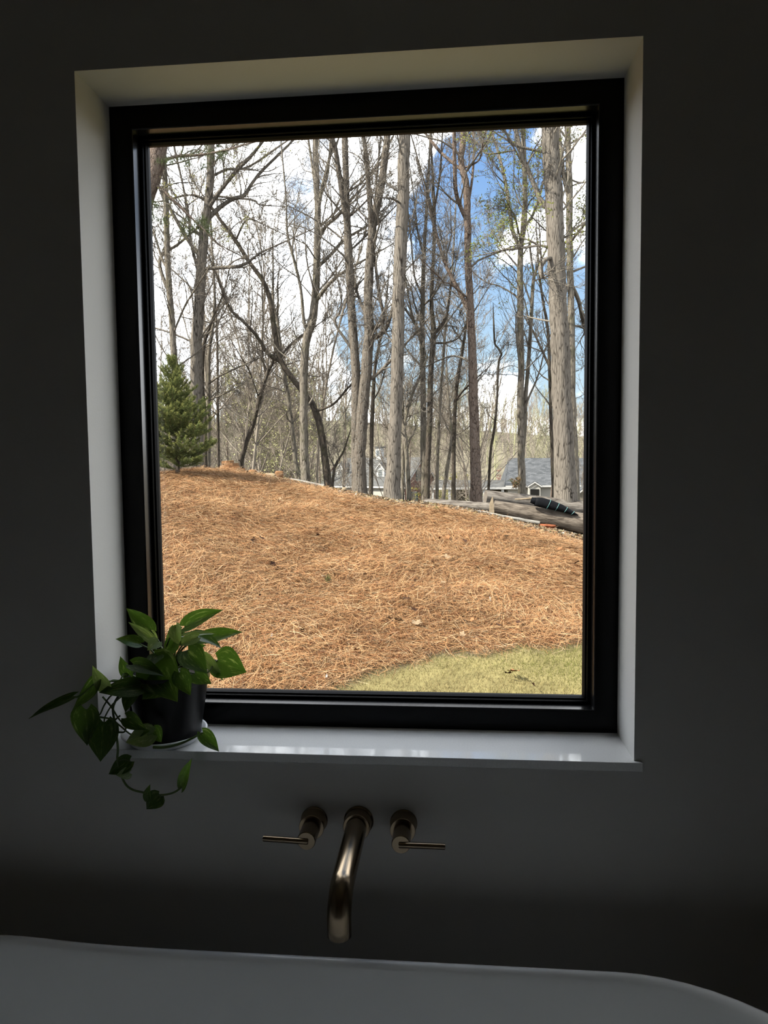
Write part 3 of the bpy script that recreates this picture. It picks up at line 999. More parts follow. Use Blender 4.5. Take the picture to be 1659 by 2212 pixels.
NG = 120000
xx = RNG.uniform(-2.2, 3.6, NG)
yy = RNG.uniform(2.6, 7.4, NG)
k = yy < border(xx) + RNG.normal(0, 0.05, NG)
xx, yy = xx[k], yy[k]
n = len(xx)
z = terrain(xx, yy)
a = RNG.uniform(0, 2 * np.pi, n)
h = RNG.uniform(0.018, 0.045, n)
ln = RNG.uniform(0.2, 1.1, n) * h
b = RNG.uniform(0, 2 * np.pi, n)
w = RNG.uniform(0.0016, 0.003, n)
V = np.zeros((n, 3, 3))
V[:, 0] = np.stack([xx - np.cos(a) * w, yy - np.sin(a) * w, z], -1)
V[:, 1] = np.stack([xx + np.cos(a) * w, yy + np.sin(a) * w, z], -1)
V[:, 2] = np.stack([xx + np.cos(b) * ln, yy + np.sin(b) * ln, z + h], -1)
gp = np.sin(xx * 2.2 + yy) * np.sin(yy * 3.1 - xx * 1.4) * 0.5 + 0.5
tanp = np.zeros(n)
for px_, py_, r_ in ((1130, 1482, .45), (930, 1492, .4), (1190, 1500, .35), (800, 1480, .35)):
    q_ = hit(px_, py_)
    tanp = np.maximum(tanp, np.exp(-(((xx - q_[0]) / r_) ** 2 + ((yy - q_[1]) / (r_ * .6)) ** 2)))
green = np.clip(-0.7 * tanp + gp * 0.6 + np.clip((xx - 0.2) / 3, 0, .4) + RNG.normal(0, .22, n), 0, 1)[:, None]
T = (np.array([0.64, 0.52, 0.24]) * (1 - green) + np.array([0.36, 0.38, 0.10]) * green) * RNG.uniform(0.75, 1.2, n)[:, None]
gr = link_mesh('lawn_grass', np_mesh('lawn_grass', V.reshape(-1, 3), [np.arange(3 * n).reshape(n, 3)], M_grass, np.repeat(T, 3, axis=0)), M_grass)
tag(gr, 'short yellow green lawn grass below the pine straw slope', 'grass', kind='stuff')

# leaf litter and wood chips along the crest, dry grass on top
NL = 30000
u = RNG.uniform(-8, 4.2, NL)
ycn = np.interp(u, _cx, _cy)
wd = 0.7 + 1.1 * np.clip((u + 3.5) / 5, 0, 1)
yy = ycn - wd * 0.9 + (RNG.random(NL) ** 0.8) * (wd + 2.4)
z = terrain(u, yy) + RNG.uniform(0.004, 0.03, NL)
s = RNG.uniform(0.012, 0.042, NL)
q = RNG.normal(size=(NL, 3)) * np.array([1, 1, 0.45])
d1 = norm(q) * s[:, None]
q2 = RNG.normal(size=(NL, 3)) * np.array([1, 1, 0.45])
d2 = norm(q2) * (s * RNG.uniform(.35, 1, NL))[:, None]
c = np.stack([u, yy, z], -1)
V = np.stack([c - d1, c - d2 * .9, c + d1, c + d2], 1)
pal = np.array([[0.50, 0.36, 0.22], [0.36, 0.23, 0.13], [0.22, 0.14, 0.09], [0.62, 0.50, 0.34], [0.48, 0.42, 0.36], [0.52, 0.47, 0.22], [0.74, 0.68, 0.58], [0.44, 0.20, 0.09]])
T = pal[RNG.choice(8, NL, p=[.22, .17, .11, .2, .1, .1, .06, .04])] * RNG.uniform(.8, 1.15, (NL, 1))
lt = link_mesh('leaf_litter', np_mesh('leaf_litter', V.reshape(-1, 3), [np.arange(4 * NL).reshape(NL, 4)], M_litter, np.repeat(T, 4, axis=0)), M_litter)
tag(lt, 'strip of dry leaf litter and wood chips along the crest', 'leaf litter', kind='stuff')

# ------------------------------------------------------------------ trees
def grow(rng, base, d, L, r0, n, wig, up=0.0, taper=0.15):
    """B wandering branches at once: returns points (B,n,3) and radii (B,n)"""
    B = len(base)
    P = np.zeros((B, n, 3))
    P[:, 0] = base
    step = (L / (n - 1))[:, None]
    kick = rng.normal(0, 1, (B, 3)) * wig * 0.5
    for i in range(1, n):
        kick = kick * 0.4 + rng.normal(0, 1, (B, 3)) * wig
        d = norm(d + kick + np.array([0, 0, up]))
        P[:, i] = P[:, i - 1] + d * step
    R = r0[:, None] * (1 - (1 - taper) * np.linspace(0, 1, n)[None, :] ** 0.9)
    return P, R


def spawn(rng, P, R, L, k, t0=0.2, t1=1.0, ang=(0.5, 1.1), ratio=(0.25, 0.6), rr=0.62, rmin=0.003, flat=1.0, up=0.12):
    """k children on every branch"""
    B, n, _ = P.shape
    pi = np.repeat(np.arange(B), k)
    t = rng.uniform(t0, t1, B * k) * (n - 1)
    i = np.minimum(t.astype(int), n - 2)
    u = (t - i)[:, None]
    base = P[pi, i] * (1 - u) + P[pi, i + 1] * u
    r = R[pi, i] * (1 - u[:, 0]) + R[pi, i + 1] * u[:, 0]
    tan = norm(P[pi, i + 1] - P[pi, i])
    rnd = rng.normal(0, 1, (B * k, 3)) * np.array([1, flat, 1])
    perp = norm(rnd - tan * np.sum(rnd * tan, -1, keepdims=True))
    a = rng.uniform(ang[0], ang[1], B * k)[:, None]
    d = norm(tan * np.cos(a) + perp * np.sin(a) + np.array([0, 0, up]))
    Lc = L[pi] * rng.uniform(ratio[0], ratio[1], B * k) * (1.15 - 0.6 * t / (n - 1))
    r0 = np.maximum(r * rr * rng.uniform(.6, 1, B * k), rmin)
    return base, d, Lc, r0


def tree(label, Y, trunk, limbs=(), bark=None, twig=None, n1=16, k2=7, k3=6, zlo=None, L1=(1.6, 4.2), seed=0, name='bare_tree', ext=6.0, dy=0.0, limb_kids=9, rmin=0.0056, up1=0.35, buds=None, group=None, tuft=None, l1ang=(0.6, 1.2)):
    """trunk and limbs given as seen: lists of (px, py, width px), from the base up"""
    rng = np.random.default_rng(seed * 7 + 3)
    bark = bark or M_barkB
    twig = twig or M_twig

    def lift(poly, y0, y1):
        m = len(poly)
        P, R = [], []
        for i, (px, py, w) in enumerate(poly):
            y = y0 + (y1 - y0) * i / max(1, m - 1)
            p = at(px, py, y)
            P.append(p)
            R.append(w / 2 * np.linalg.norm(p - CAM) / F_PX)
        return P, R

    P, R = lift(trunk, Y, Y + dy)
    zb = float(terrain(P[0][0], Y)) - 0.15
    p0 = P[0].copy()
    if p0[2] > zb + 0.05:
        dirn = P[0] - P[1]
        k = (p0[2] - zb) / max(0.2, -dirn[2])
        k = min(k, 3.0)
        q = p0 + dirn * k * 0.6
        q[2] = zb
        P.insert(0, q)
        R.insert(0, R[0] * 1.12)
    if ext > 0:
        dirn = norm(P[-1] - P[-2])
        dirn = norm(dirn + np.array([0, 0, 0.6]))
        P.append(P[-1] + dirn * ext * 0.5)
        R.append(R[-1] * 0.72)
        P.append(P[-1] + norm(dirn + np.array([0, 0, .5])) * ext * 0.5)
        R.append(R[-1] * 0.35)
    base = np.array([P[0][0], P[0][1], zb])
    t = empty(name, base, label, 'tree', group)
    npt = max(18, len(P) * 4)
    TP, TR = resample(P, npt, R)
    TP = TP + rng.normal(0, 1, TP.shape) * TR[:, None] * 0.05
    # swelling at the foot
    h = TP[:, 2] - zb
    TR = TR * (1 + 0.35 * np.exp(-h / 0.35))
    big = max(R) > 0.09
    k = 18 if big else 10
    Rr = TR[:, None] * np.ones((1, k))
    if big:
        ph = rng.uniform(0, 6.28, 3)
        a = np.arange(k) * 2 * np.pi / k
        Rr = Rr * (1 + 0.035 * np.sin(a * 5 + ph[0])[None] + 0.02 * np.sin(a * 8 + ph[1] + np.arange(npt)[:, None] * 0.7) + rng.normal(0, 0.018, (npt, k)))
    V, F = tubes(TP[None], Rr[None], k)
    link_mesh('trunk', np_mesh('trunk', V - base, [F], bark, None, True), bark, t)
    allP, allR, allL = [TP], [TR], [np.linalg.norm(np.diff(TP, axis=0), axis=1).sum()]
    for lm in limbs:
        opt = lm[-1] if isinstance(lm[-1], (int, float)) else None
        pts = lm[:-1] if opt is not None else lm
        yb = Y + dy * 0.5
        LP, LR = lift(pts, yb, yb + (opt if opt is not None else rng.uniform(-1.2, 1.2)))
        # join the limb to the trunk where it springs
        j = np.argmin(np.linalg.norm(TP - LP[0], axis=1))
        LP[0] = LP[0] * 0.3 + TP[j] * 0.7
        dirn = norm(LP[-1] - LP[-2])
        LP.append(LP[-1] + dirn * rng.uniform(.8, 1.8))
        LR.append(LR[-1] * 0.3)
        Q, S = resample(LP, max(10, len(LP) * 4), LR)
        V, F = tubes(Q[None], S[None], 9)
        link_mesh('limb', np_mesh('limb', V - base, [F], bark, None, True), bark, t)
        allP.append(Q)
        allR.append(S)
        allL.append(np.linalg.norm(np.diff(Q, axis=0), axis=1).sum())
    acc = Acc()
    bacc = Acc()
    B1 = []
    # branches off the trunk
    ztop = TP[-1, 2]
    zlo = zlo if zlo is not None else 2.6
    if n1:
        sel = np.where((TP[:, 2] > zlo))[0]
        if len(sel) > 3:
            i = rng.choice(sel[:-1], n1)
            b = TP[i]
            a = rng.uniform(0, 6.28, n1)
            el = rng.uniform(l1ang[0], l1ang[1], n1)
            d = np.stack([np.cos(a) * np.sin(el), np.sin(a) * np.sin(el) * .8, np.cos(el)], -1)
            L = rng.uniform(L1[0], L1[1], n1)
            B1.append((b, d, L, np.minimum(TR[i] * 0.45, 0.008 + 0.0085 * L)))
    for Q, S, Ls in zip(allP[1:], allR[1:], allL[1:]):
        b, d, L, r = spawn(rng, Q[None], S[None], np.array([max(Ls, 2.5)]), limb_kids, 0.2, 0.98, (0.4, 1.0), (0.25, 0.55))
        B1.append((b, d, L, np.minimum(r, 0.010 + 0.008 * L)))
    if B1:
        b, d, L, r = [np.concatenate(x) for x in zip(*B1)]
        P1, R1 = grow(rng, b, d, L, r, 9, 0.14, 0.05)
        V, F = tubes(P1, R1, 5)
        acc.add(V - base, F)
        if k2:
            b, d, L2, r = spawn(rng, P1, R1, L, k2, 0.2, 1.0, (0.4, 1.0), (0.25, 0.6), rmin=rmin)
            P2, R2 = grow(rng, b, d, L2, r, 6, 0.16, 0.05, 0.3)
            V, F = tubes(P2, R2, 3)
            acc.add(V - base, F)
            if k3:
                b, d, L3, r = spawn(rng, P2, R2, L2, k3, 0.2, 1.0, (0.4, 1.0), (0.3, 0.7), rmin=rmin * 0.85)
                P3, R3 = grow(rng, b, d, np.maximum(L3, .12), r, 4, 0.2, 0.05, 0.45)
                V, F = tubes(P3, R3, 3)
                acc.add(V - base, F)
                tips = P3[:, -1]
            else:
                tips = P2[:, -1]
        else:
            tips = P1[:, -1]
        o = link_mesh('twigs', acc.mesh('twigs', twig), twig, t)
        o['kind'] = 'stuff'
        if buds:
            colr, frac, size, zmin = buds
            tp = tips[(rng.random(len(tips)) < frac) & (tips[:, 2] > zmin)]
            if len(tp):
                add_leaflets(bacc, rng, tp - base, 4, size, colr)
                o = link_mesh('leaflets', bacc.mesh('leaflets', M_newleaf), M_newleaf, t)
                o['kind'] = 'stuff'
    return t


def add_leaflets(acc, rng, c, per, size, colr, spread=0.05):
    c = np.repeat(c, per, axis=0)
    n = len(c)
    c = c + rng.normal(0, spread, (n, 3))
    d1 = norm(rng.normal(size=(n, 3))) * (size * rng.uniform(.5, 1.2, (n, 1)))
    d2 = norm(np.cross(d1, rng.normal(size=(n, 3)))) * (size * 0.45)
    V = np.stack([c - d1, c - d2, c + d1, c + d2], 1).reshape(-1, 3)
    T = np.repeat(np.array(colr) * rng.uniform(.75, 1.2, (n, 1)), 4, axis=0)
    acc.add(V, np.arange(4 * n).reshape(n, 4), T)


def tufts(acc, rng, c, per, length, colr):
    """pine needle sprays: radiating thin needles"""
    c = np.repeat(c, per, axis=0)
    n = len(c)
    d = norm(rng.normal(size=(n, 3)) + np.array([0, 0, .25])) * (length * rng.uniform(.6, 1.1, (n, 1)))
    w = norm(np.cross(d, rng.normal(size=(n, 3)))) * 0.0035 * length / 0.18
    V = np.stack([c - w, c + w, c + d], 1).reshape(-1, 3)
    T = np.repeat(np.array(colr) * rng.uniform(.65, 1.25, (n, 1)), 3, axis=0)
    acc.add(V, np.arange(3 * n).reshape(n, 3), T)


YG = (0.46, 0.50, 0.12)
G = 'bare trees along the crest'
# --- the trees one can tell apart, left to right
t_pine = tree('thick reddish brown leaning trunk cut by the top left corner of the window', 17.5,
     [(255, 640, 42), (285, 520, 40), (316, 412, 36), (340, 318, 34)], [[(338, 360, 6), (380, 338, 6), (430, 335, 5), (480, 326, 4), (545, 308, 3)], [(325, 400, 8), (345, 405, 6), (366, 425, 6), (392, 450, 5)]],
     M_barkD, n1=6, seed=1, zlo=7, L1=(1, 2.5), name='pine_tree', ext=7, buds=((0.50, 0.50, 0.16), .25, .035, 5))
tree('slim mossy trunk rising straight behind the small spruce at left', 18.5,
     [(384, 1000, 16), (379, 830, 14), (377, 780, 13), (371, 690, 12), (362, 560, 11), (358, 420, 10), (352, 318, 10)], [[(366, 590, 5), (350, 560, 5), (338, 520, 4)], [(375, 720, 4), (400, 660, 4), (425, 620, 3)], [(370, 640, 7), (345, 562, 7), (392, 522, 5)]],
     M_barkC, n1=16, seed=2, L1=(1, 2.6))
tree('large pale oak left of centre with a crooked limb reaching right', 19.0,
     [(424, 1010, 30), (424, 900, 28), (424, 830, 25), (424, 760, 24), (429, 680, 22), (434, 590, 20), (441, 500, 18), (449, 440, 15), (454, 380, 14), (456, 310, 13)],
     [[(448, 460, 8), (470, 420, 8), (510, 370, 7), (540, 340, 6), (566, 308, 5)], [(441, 482, 9), (470, 452, 9), (500, 431, 8), (527, 422, 8), (545, 395, 6), (565, 370, 6), (606, 330, 5)],
      [(455, 381, 5), (490, 366, 5), (520, 365, 4), (548, 354, 4), (590, 325, 4)], [(437, 560, 8), (410, 525, 7), (378, 470, 7), (355, 425, 6), (340, 395, 5)], [(440, 582, 8), (480, 578, 7), (525, 572, 6), (565, 545, 4), (620, 520, 3)],
      [(527, 422, 4), (545, 432, 4), (560, 442, 3), (595, 445, 2)], [(425, 590, 6), (412, 520, 6), (408, 470, 5), (395, 400, 4), (375, 312, 4)]],
     M_barkA, n1=18, seed=3, L1=(1.2, 3.2), limb_kids=9)
tree('leaning dark oak that bends left over the brown stones on the crest', 20.5,
     [(710, 1050, 17), (701, 981, 15), (695, 939, 15), (686, 900, 14), (671, 867, 13), (647, 837, 12), (619, 800, 11), (603, 768, 11), (593, 710, 10), (586, 660, 10), (571, 612, 9), (540, 568, 8), (510, 522, 8), (480, 480, 6), (450, 440, 6), (428, 425, 5), (400, 422, 4), (340, 436, 3)],
     [[(507, 517, 4), (520, 495, 4), (530, 478, 3), (545, 474, 3), (575, 488, 2)], [(601, 786, 8), (580, 765, 8), (556, 728, 7), (529, 698, 6), (496, 665, 6), (470, 600, 5)], [(686, 890, 5), (720, 873, 5), (750, 840, 4), (790, 800, 3)],
      [(610, 770, 5), (632, 740, 5), (660, 720, 4)], [(450, 440, 3), (437, 420, 3), (420, 395, 2), (405, 360, 2)]],
     M_barkE, n1=12, seed=4, ext=0.6, zlo=3.5, L1=(1.0, 2.6))
tree('thin grey trunk crossing the leaning dark oak', 21.0,
     [(659, 1042, 10), (641, 1012, 10), (634, 951, 9), (625, 879, 9), (616, 819, 9), (608, 775, 8), (600, 700, 6), (590, 650, 5), (590, 600, 4)], [], M_barkC, n1=16, seed=5, ext=1.5, L1=(1.2, 2.6))
tree('dark bare trunk slanting up to the right between spruce and stones', 22.0,
     [(520, 1006, 12), (526, 975, 11), (538, 939, 10), (547, 915, 10), (559, 867, 9), (571, 825, 9), (580, 800, 8), (590, 780, 6), (598, 720, 5), (600, 660, 4)], [[(571, 815, 4), (567, 760, 4), (568, 690, 3), (566, 620, 3)], [(553, 860, 3), (538, 800, 3), (520, 770, 2)]],
     M_barkE, n1=14, seed=6, ext=1.0, L1=(1, 2.4), zlo=2.4)
tree('smooth pale oak with a forked crown left of the twin dark trunks', 18.0,
     [(661, 1046, 19), (657, 966, 18), (656, 906, 17), (656, 846, 17), (657, 786, 17), (662, 734, 17), (674, 695, 18), (681, 642, 16), (684, 581, 15), (685, 521, 14), (686, 461, 12), (684, 400, 12), (681, 295, 10)],
     [[(688, 520, 8), (704, 488, 7), (722, 473, 8), (738, 456, 7), (760, 430, 5), (790, 395, 4), (828, 330, 4)], [(691, 578, 7), (722, 542, 7), (743, 518, 6), (790, 490, 5), (810, 470, 3)], [(686, 654, 9), (704, 621, 8), (725, 600, 7), (746, 585, 6), (790, 560, 4)],
      [(659, 720, 8), (656, 690, 7), (650, 627, 6), (638, 573, 6), (622, 512, 5), (619, 473, 4), (618, 430, 3), (610, 340, 3)], [(684, 460, 8), (697, 400, 7), (712, 340, 6), (720, 300, 5)], [(682, 440, 5), (676, 370, 5), (666, 300, 4)], [(692, 440, 5), (707, 380, 5), (714, 300, 4)],
      [(680, 560, 3), (662, 530, 3), (645, 520, 2)]],
     M_barkC, M_twig_pale, n1=12, seed=7, L1=(1.2, 3))
tree('tall dark twin-stemmed trunk, left one of the pair joined at the foot', 16.6,
     [(772, 1066, 24), (770, 985, 21), (769, 921, 20), (770, 831, 19), (764, 740, 18), (759, 660, 17), (755, 590, 16), (752, 530, 16), (749, 450, 13), (747, 370, 12), (745, 292, 12)],
     [[(748, 490, 11), (742, 440, 11), (731, 365, 10), (724, 320, 9), (716, 294, 9)], [(764, 760, 6), (745, 732, 6), (728, 707, 5), (724, 690, 5), (735, 672, 4), (737, 640, 3), (731, 610, 3)], [(756, 470, 4), (775, 450, 4), (800, 425, 3)], [(757, 545, 4), (790, 510, 4), (830, 470, 3)],
      [(752, 420, 4), (780, 395, 4), (822, 352, 3)]],
     M_barkB, n1=14, seed=8, L1=(1, 2.6), zlo=4)
tree('tall dark forked trunk, right one of the pair joined at the foot', 16.4,
     [(778, 1064, 27), (777, 985, 25), (781, 927, 24), (785, 865, 24), (792, 788, 23), (797, 727, 21), (795, 650, 19), (798, 573, 18), (803, 520, 18), (806, 480, 16), (817, 434, 15), (826, 382, 14), (834, 320, 14), (836, 288, 12)],
     [[(805, 490, 12), (800, 450, 11), (795, 388, 10), (792, 345, 10), (785, 294, 8)], [(800, 735, 14), (822, 722, 11), (838, 700, 8), (849, 660, 6), (862, 600, 4)], [(794, 830, 8), (815, 808, 7), (838, 785, 7), (856, 765, 6)], [(822, 718, 6), (828, 690, 7), (820, 640, 7), (812, 580, 6), (808, 540, 4)],
      [(806, 480, 5), (812, 410, 4), (818, 340, 4), (822, 292, 3)], [(793, 690, 6), (778, 650, 6), (765, 610, 5), (762, 580, 3)]],
     M_barkB, n1=12, seed=9, L1=(1, 2.6), zlo=4)
tree('tall straight furrowed grey trunk just left of the window centre', 15.8,
     [(848, 1080, 36), (851, 988, 29), (855, 896, 27), (857, 834, 26), (860, 742, 26), (861, 650, 25), (865, 557, 26), (869, 465, 25), (872, 373, 23), (874, 288, 22)], [[(869, 440, 4), (850, 430, 4), (836, 428, 3)], [(876, 600, 3), (900, 560, 3), (925, 540, 2)], [(862, 760, 4), (845, 735, 4), (832, 715, 3)]],
     M_barkA, n1=9, seed=10, zlo=4.5, L1=(.8, 2.2))
tree('slender pale trunk touching a darker neighbour right of the brick gable', 19.5,
     [(919, 1084, 17), (915, 988, 14), (915, 896, 13), (914, 834, 12), (912, 742, 11), (913, 650, 10), (916, 557, 8), (920, 480, 6), (924, 400, 5), (928, 330, 4)], [[(910, 738, 7), (902, 715, 6), (893, 690, 5), (886, 660, 4), (876, 600, 3), (870, 540, 3)], [(913, 640, 5), (896, 600, 4), (890, 540, 3), (884, 480, 3)], [(916, 560, 4), (902, 500, 4), (896, 440, 3), (888, 380, 2)], [(915, 660, 4), (935, 640, 4), (960, 600, 3)]],
     M_barkC, n1=11, seed=11, L1=(1.2, 2.8), zlo=3.4, up1=.6, l1ang=(.3, .8))
tree('mossy dark trunk that forks to the right above the brick gable', 19.2,
     [(922, 1076, 13), (924, 1004, 12), (927, 927, 12), (929, 865, 12), (932, 788, 11), (937, 727, 12), (935, 690, 9), (932, 650, 8), (937, 540, 7), (938, 470, 7), (936, 400, 5), (932, 330, 4), (931, 282, 4)], [[(939, 722, 9), (950, 708, 8), (961, 690, 7), (968, 665, 5), (974, 620, 4), (980, 590, 3)], [(940, 740, 4), (965, 740, 4), (990, 730, 3), (1005, 705, 3)], [(937, 470, 5), (925, 420, 4), (910, 370, 3), (896, 320, 3)], [(938, 450, 4), (950, 380, 4), (955, 300, 3)]],
     M_barkE, n1=11, seed=12, L1=(1.2, 2.6), zlo=3.2, l1ang=(.3, .8))
tree('narrow twisted trunk beside the mossy dark fork', 22.5,
     [(944, 1080, 8), (946, 957, 7), (951, 865, 7), (961, 727, 6), (968, 660, 5), (975, 600, 4), (982, 500, 3)], [], M_barkC, n1=9, seed=13, L1=(1, 2.4), ext=2)
tree('reddish pine trunk with flaky bark right of centre', 16.8,
     [(1030, 1086, 25), (1027, 988, 22), (1024, 896, 20), (1022, 834, 19), (1020, 742, 17), (1017, 690, 16), (1014, 619, 15), (1011, 557, 14), (1010, 480, 14), (1008, 404, 13), (996, 345, 12), (1002, 281, 12)],
     [[(1008, 478, 9), (996, 450, 8), (985, 415, 8), (982, 360, 8), (981, 280, 7)], [(1012, 672, 9), (997, 638, 9), (975, 598, 8), (958, 558, 7), (945, 515, 6), (938, 490, 5), (930, 460, 4)], [(984, 370, 6), (958, 335, 6), (940, 315, 6), (918, 287, 4)], [(1016, 440, 5), (1020, 385, 5), (1024, 320, 4), (1022, 285, 3)], [(998, 640, 4), (975, 615, 4), (960, 610, 3), (948, 598, 3)],
      [(1018, 360, 4), (1035, 345, 3), (1045, 300, 3)]],
     M_barkD, n1=9, seed=14, L1=(1.2, 3.2), zlo=3.8, name='pine_tree')
tree('slim grey trunk just left of the reddish pine', 20.5,
     [(980, 1082, 10), (980, 1000, 9), (981, 927, 9), (984, 865, 8), (990, 810, 8), (997, 770, 7), (1003, 730, 6), (1008, 695, 4)], [[(984, 862, 4), (1000, 845, 4), (1016, 830, 3)]], M_barkE, n1=9, seed=15, ext=1.5, L1=(.9, 2.0), zlo=2.2)
tree('very thin crooked stem alone between the pine and the twin trunks', 21.5,
     [(1056, 1052, 6), (1060, 973, 6), (1068, 927, 6), (1074, 860, 5), (1076, 798, 5), (1079, 775, 5), (1083, 765, 5), (1076, 752, 4), (1069, 742, 4), (1067, 711, 4)], [], M_barkE, n1=7, seed=16, ext=0.8, L1=(.6, 1.4), zlo=2.6)
tree('pair of straight grown-together trunks left of the biggest tree', 18.6,
     [(1127, 1058, 17), (1126, 988, 15), (1126, 927, 15), (1124, 865, 14), (1126, 804, 13), (1124, 720, 13), (1124, 640, 13), (1124, 545, 11), (1131, 490, 11), (1134, 420, 9), (1133, 360, 9), (1130, 278, 8)],
     [[(1133, 985, 9), (1134, 920, 9), (1135, 865, 9), (1141, 790, 8), (1147, 700, 8), (1151, 620, 7), (1156, 590, 6), (1170, 560, 4), 0.5], [(1123, 535, 8), (1108, 500, 8), (1102, 460, 7), (1096, 420, 7), (1088, 375, 6), (1075, 325, 5), (1060, 279, 5)], [(1135, 492, 6), (1148, 470, 6), (1160, 440, 5), (1172, 400, 4)], [(1124, 520, 4), (1113, 470, 4), (1105, 455, 3)], [(1073, 330, 3), (1052, 332, 3), (1042, 310, 3)]],
     M_barkC, n1=20, seed=17, L1=(1.2, 3.0), zlo=3.4, buds=(YG, .3, .035, 5.5))
tree('dark thin stem pressed against the left of the biggest tree', 19.6,
     [(1196, 1075, 8), (1192, 957, 8), (1189, 860, 7), (1187, 790, 7), (1185, 735, 6), (1180, 690, 6), (1172, 645, 5), (1166, 600, 5)], [[(1186, 790, 5), (1170, 755, 5), (1155, 722, 4), (1145, 705, 4)]], M_barkE, n1=14, seed=18, ext=1.5, L1=(.9, 2.4), zlo=2.8)
tree('biggest trunk of all, pale furrowed bark, near the right edge of the glass', 15.2,
     [(1221, 1085, 49), (1217, 988, 42), (1213, 865, 40), (1209, 742, 38), (1206, 650, 36), (1201, 588, 35), (1198, 496, 35), (1195, 404, 34), (1190, 330, 33), (1188, 268, 32)],
     [[(1192, 455, 20), (1176, 442, 13), (1164, 425, 9), (1150, 390, 9), (1138, 360, 9), (1128, 340, 10), (1120, 305, 9), (1112, 274, 8)], [(1196, 545, 10), (1188, 536, 8), (1172, 531, 5), (1150, 532, 5), (1118, 537, 5), (1090, 540, 4), (1072, 544, 3)], [(1128, 340, 5), (1108, 312, 5), (1095, 290, 4), (1083, 275, 4)],
      [(1195, 555, 9), (1180, 560, 8), (1166, 580, 7), (1172, 600, 6), (1170, 570, 4)], [(1200, 540, 6), (1205, 522, 5), (1218, 512, 4), (1240, 506, 3)]],
     M_barkA, M_twig_pale, n1=10, seed=19, L1=(.9, 2.4), zlo=4.2, buds=(YG, .35, .035, 6))
tree('tall straight trunk half hidden behind the biggest tree, next to the frame', 17.6,
     [(1244, 1080, 17), (1241, 988, 16), (1237, 896, 15), (1235, 804, 15), (1234, 699, 14), (1232, 600, 13), (1230, 510, 13), (1230, 404, 12), (1228, 330, 11), (1226, 266, 11)],
     [[(1228, 430, 9), (1219, 385, 8), (1213, 330, 7), (1206, 270, 6)], [(1234, 520, 6), (1250, 500, 5), (1268, 480, 4)], [(1231, 392, 4), (1250, 394, 3), (1275, 392, 3)], [(1237, 620, 9), (1250, 650, 8), (1258, 690, 7), (1268, 730, 6), 1.0], [(1236, 700, 4), (1252, 705, 4), (1270, 715, 3)]],
     M_barkC, n1=18, seed=20, L1=(1.2, 2.8), zlo=3.6, buds=((0.50, 0.48, 0.14), .3, .03, 5.5))
tree('thin trunk right behind the large pale oak at left', 20.2,
     [(450, 1000, 10), (451, 909, 9), (451, 831, 8), (451, 770, 8), (458, 715, 7), (461, 690, 6), (464, 640, 5), (460, 560, 4), (456, 500, 3)], [[(452, 828, 5), (475, 812, 4), (500, 800, 4), (545, 780, 3)], [(452, 868, 4), (475, 855, 3), (495, 845, 3)]], M_barkC, n1=14, seed=21, L1=(1, 2.4), zlo=2.6)
tree('blackened thin trunk just right of the large pale oak at left', 20.0,
     [(444, 1002, 9), (442, 891, 9), (437, 830, 8), (440, 750, 8), (452, 710, 6), (462, 680, 4), (480, 640, 3)], [], M_barkE, n1=10, seed=22, L1=(.9, 2), zlo=2.6, ext=2)
tree('slim trunk half behind the furrowed grey one, on its left', 19.8,
     [(801, 1072, 10), (802, 1000, 9), (803, 927, 9), (806, 860, 8), (809, 804, 7), (818, 750, 6), (826, 712, 5)], [[(805, 870, 4), (820, 840, 3), (832, 800, 3)]], M_barkE, n1=8, seed=23, L1=(.9, 2.2), zlo=2.4, ext=2)
tree('pale stem leaning right at the foot of the brick gable', 17.4,
     [(884, 1082, 11), (880, 1010, 10), (876, 950, 9), (874, 920, 7), (885, 870, 5), (900, 830, 5), (914, 800, 4), (918, 790, 3)], [[(875, 925, 5), (878, 880, 4), (890, 850, 3)]], M_barkC, n1=8, seed=24, L1=(.6, 1.5), zlo=1.6, ext=.6)
tree('pale straight stem close to the right of the furrowed grey trunk', 17.6,
     [(869, 1082, 8), (871, 1000, 8), (872, 927, 7), (870, 880, 5)], [], M_barkC, n1=6, seed=25, L1=(.5, 1.3), zlo=1.5, ext=1.2)
tree('dark slim stem between the oak and the brown stones', 21.5,
     [(472, 1004, 6), (471, 920, 6), (470, 850, 5), (470, 795, 5), (468, 700, 4), (462, 600, 3)], [], M_barkE, n1=12, seed=26, L1=(.9, 2.0), zlo=2.0, ext=2)
tree('mottled pale stem left of the white porch post', 23.5,
     [(958, 1068, 9), (968, 1000, 8), (975, 950, 7), (972, 900, 6), (968, 850, 5)], [], M_barkC, n1=8, seed=27, L1=(.6, 1.6), zlo=1.8, ext=1.5)
tree('low curved bare sapling right of the leaning dark oak', 20.0,
     [(718, 1052, 6), (722, 1015, 6), (727, 1000, 5), (742, 975, 4), (752, 945, 3), (757, 930, 2)], [[(722, 1010, 3), (712, 985, 3), (708, 960, 2)]], M_barkE, n1=5, seed=28, L1=(.3, .9), zlo=1.2, ext=0.4)
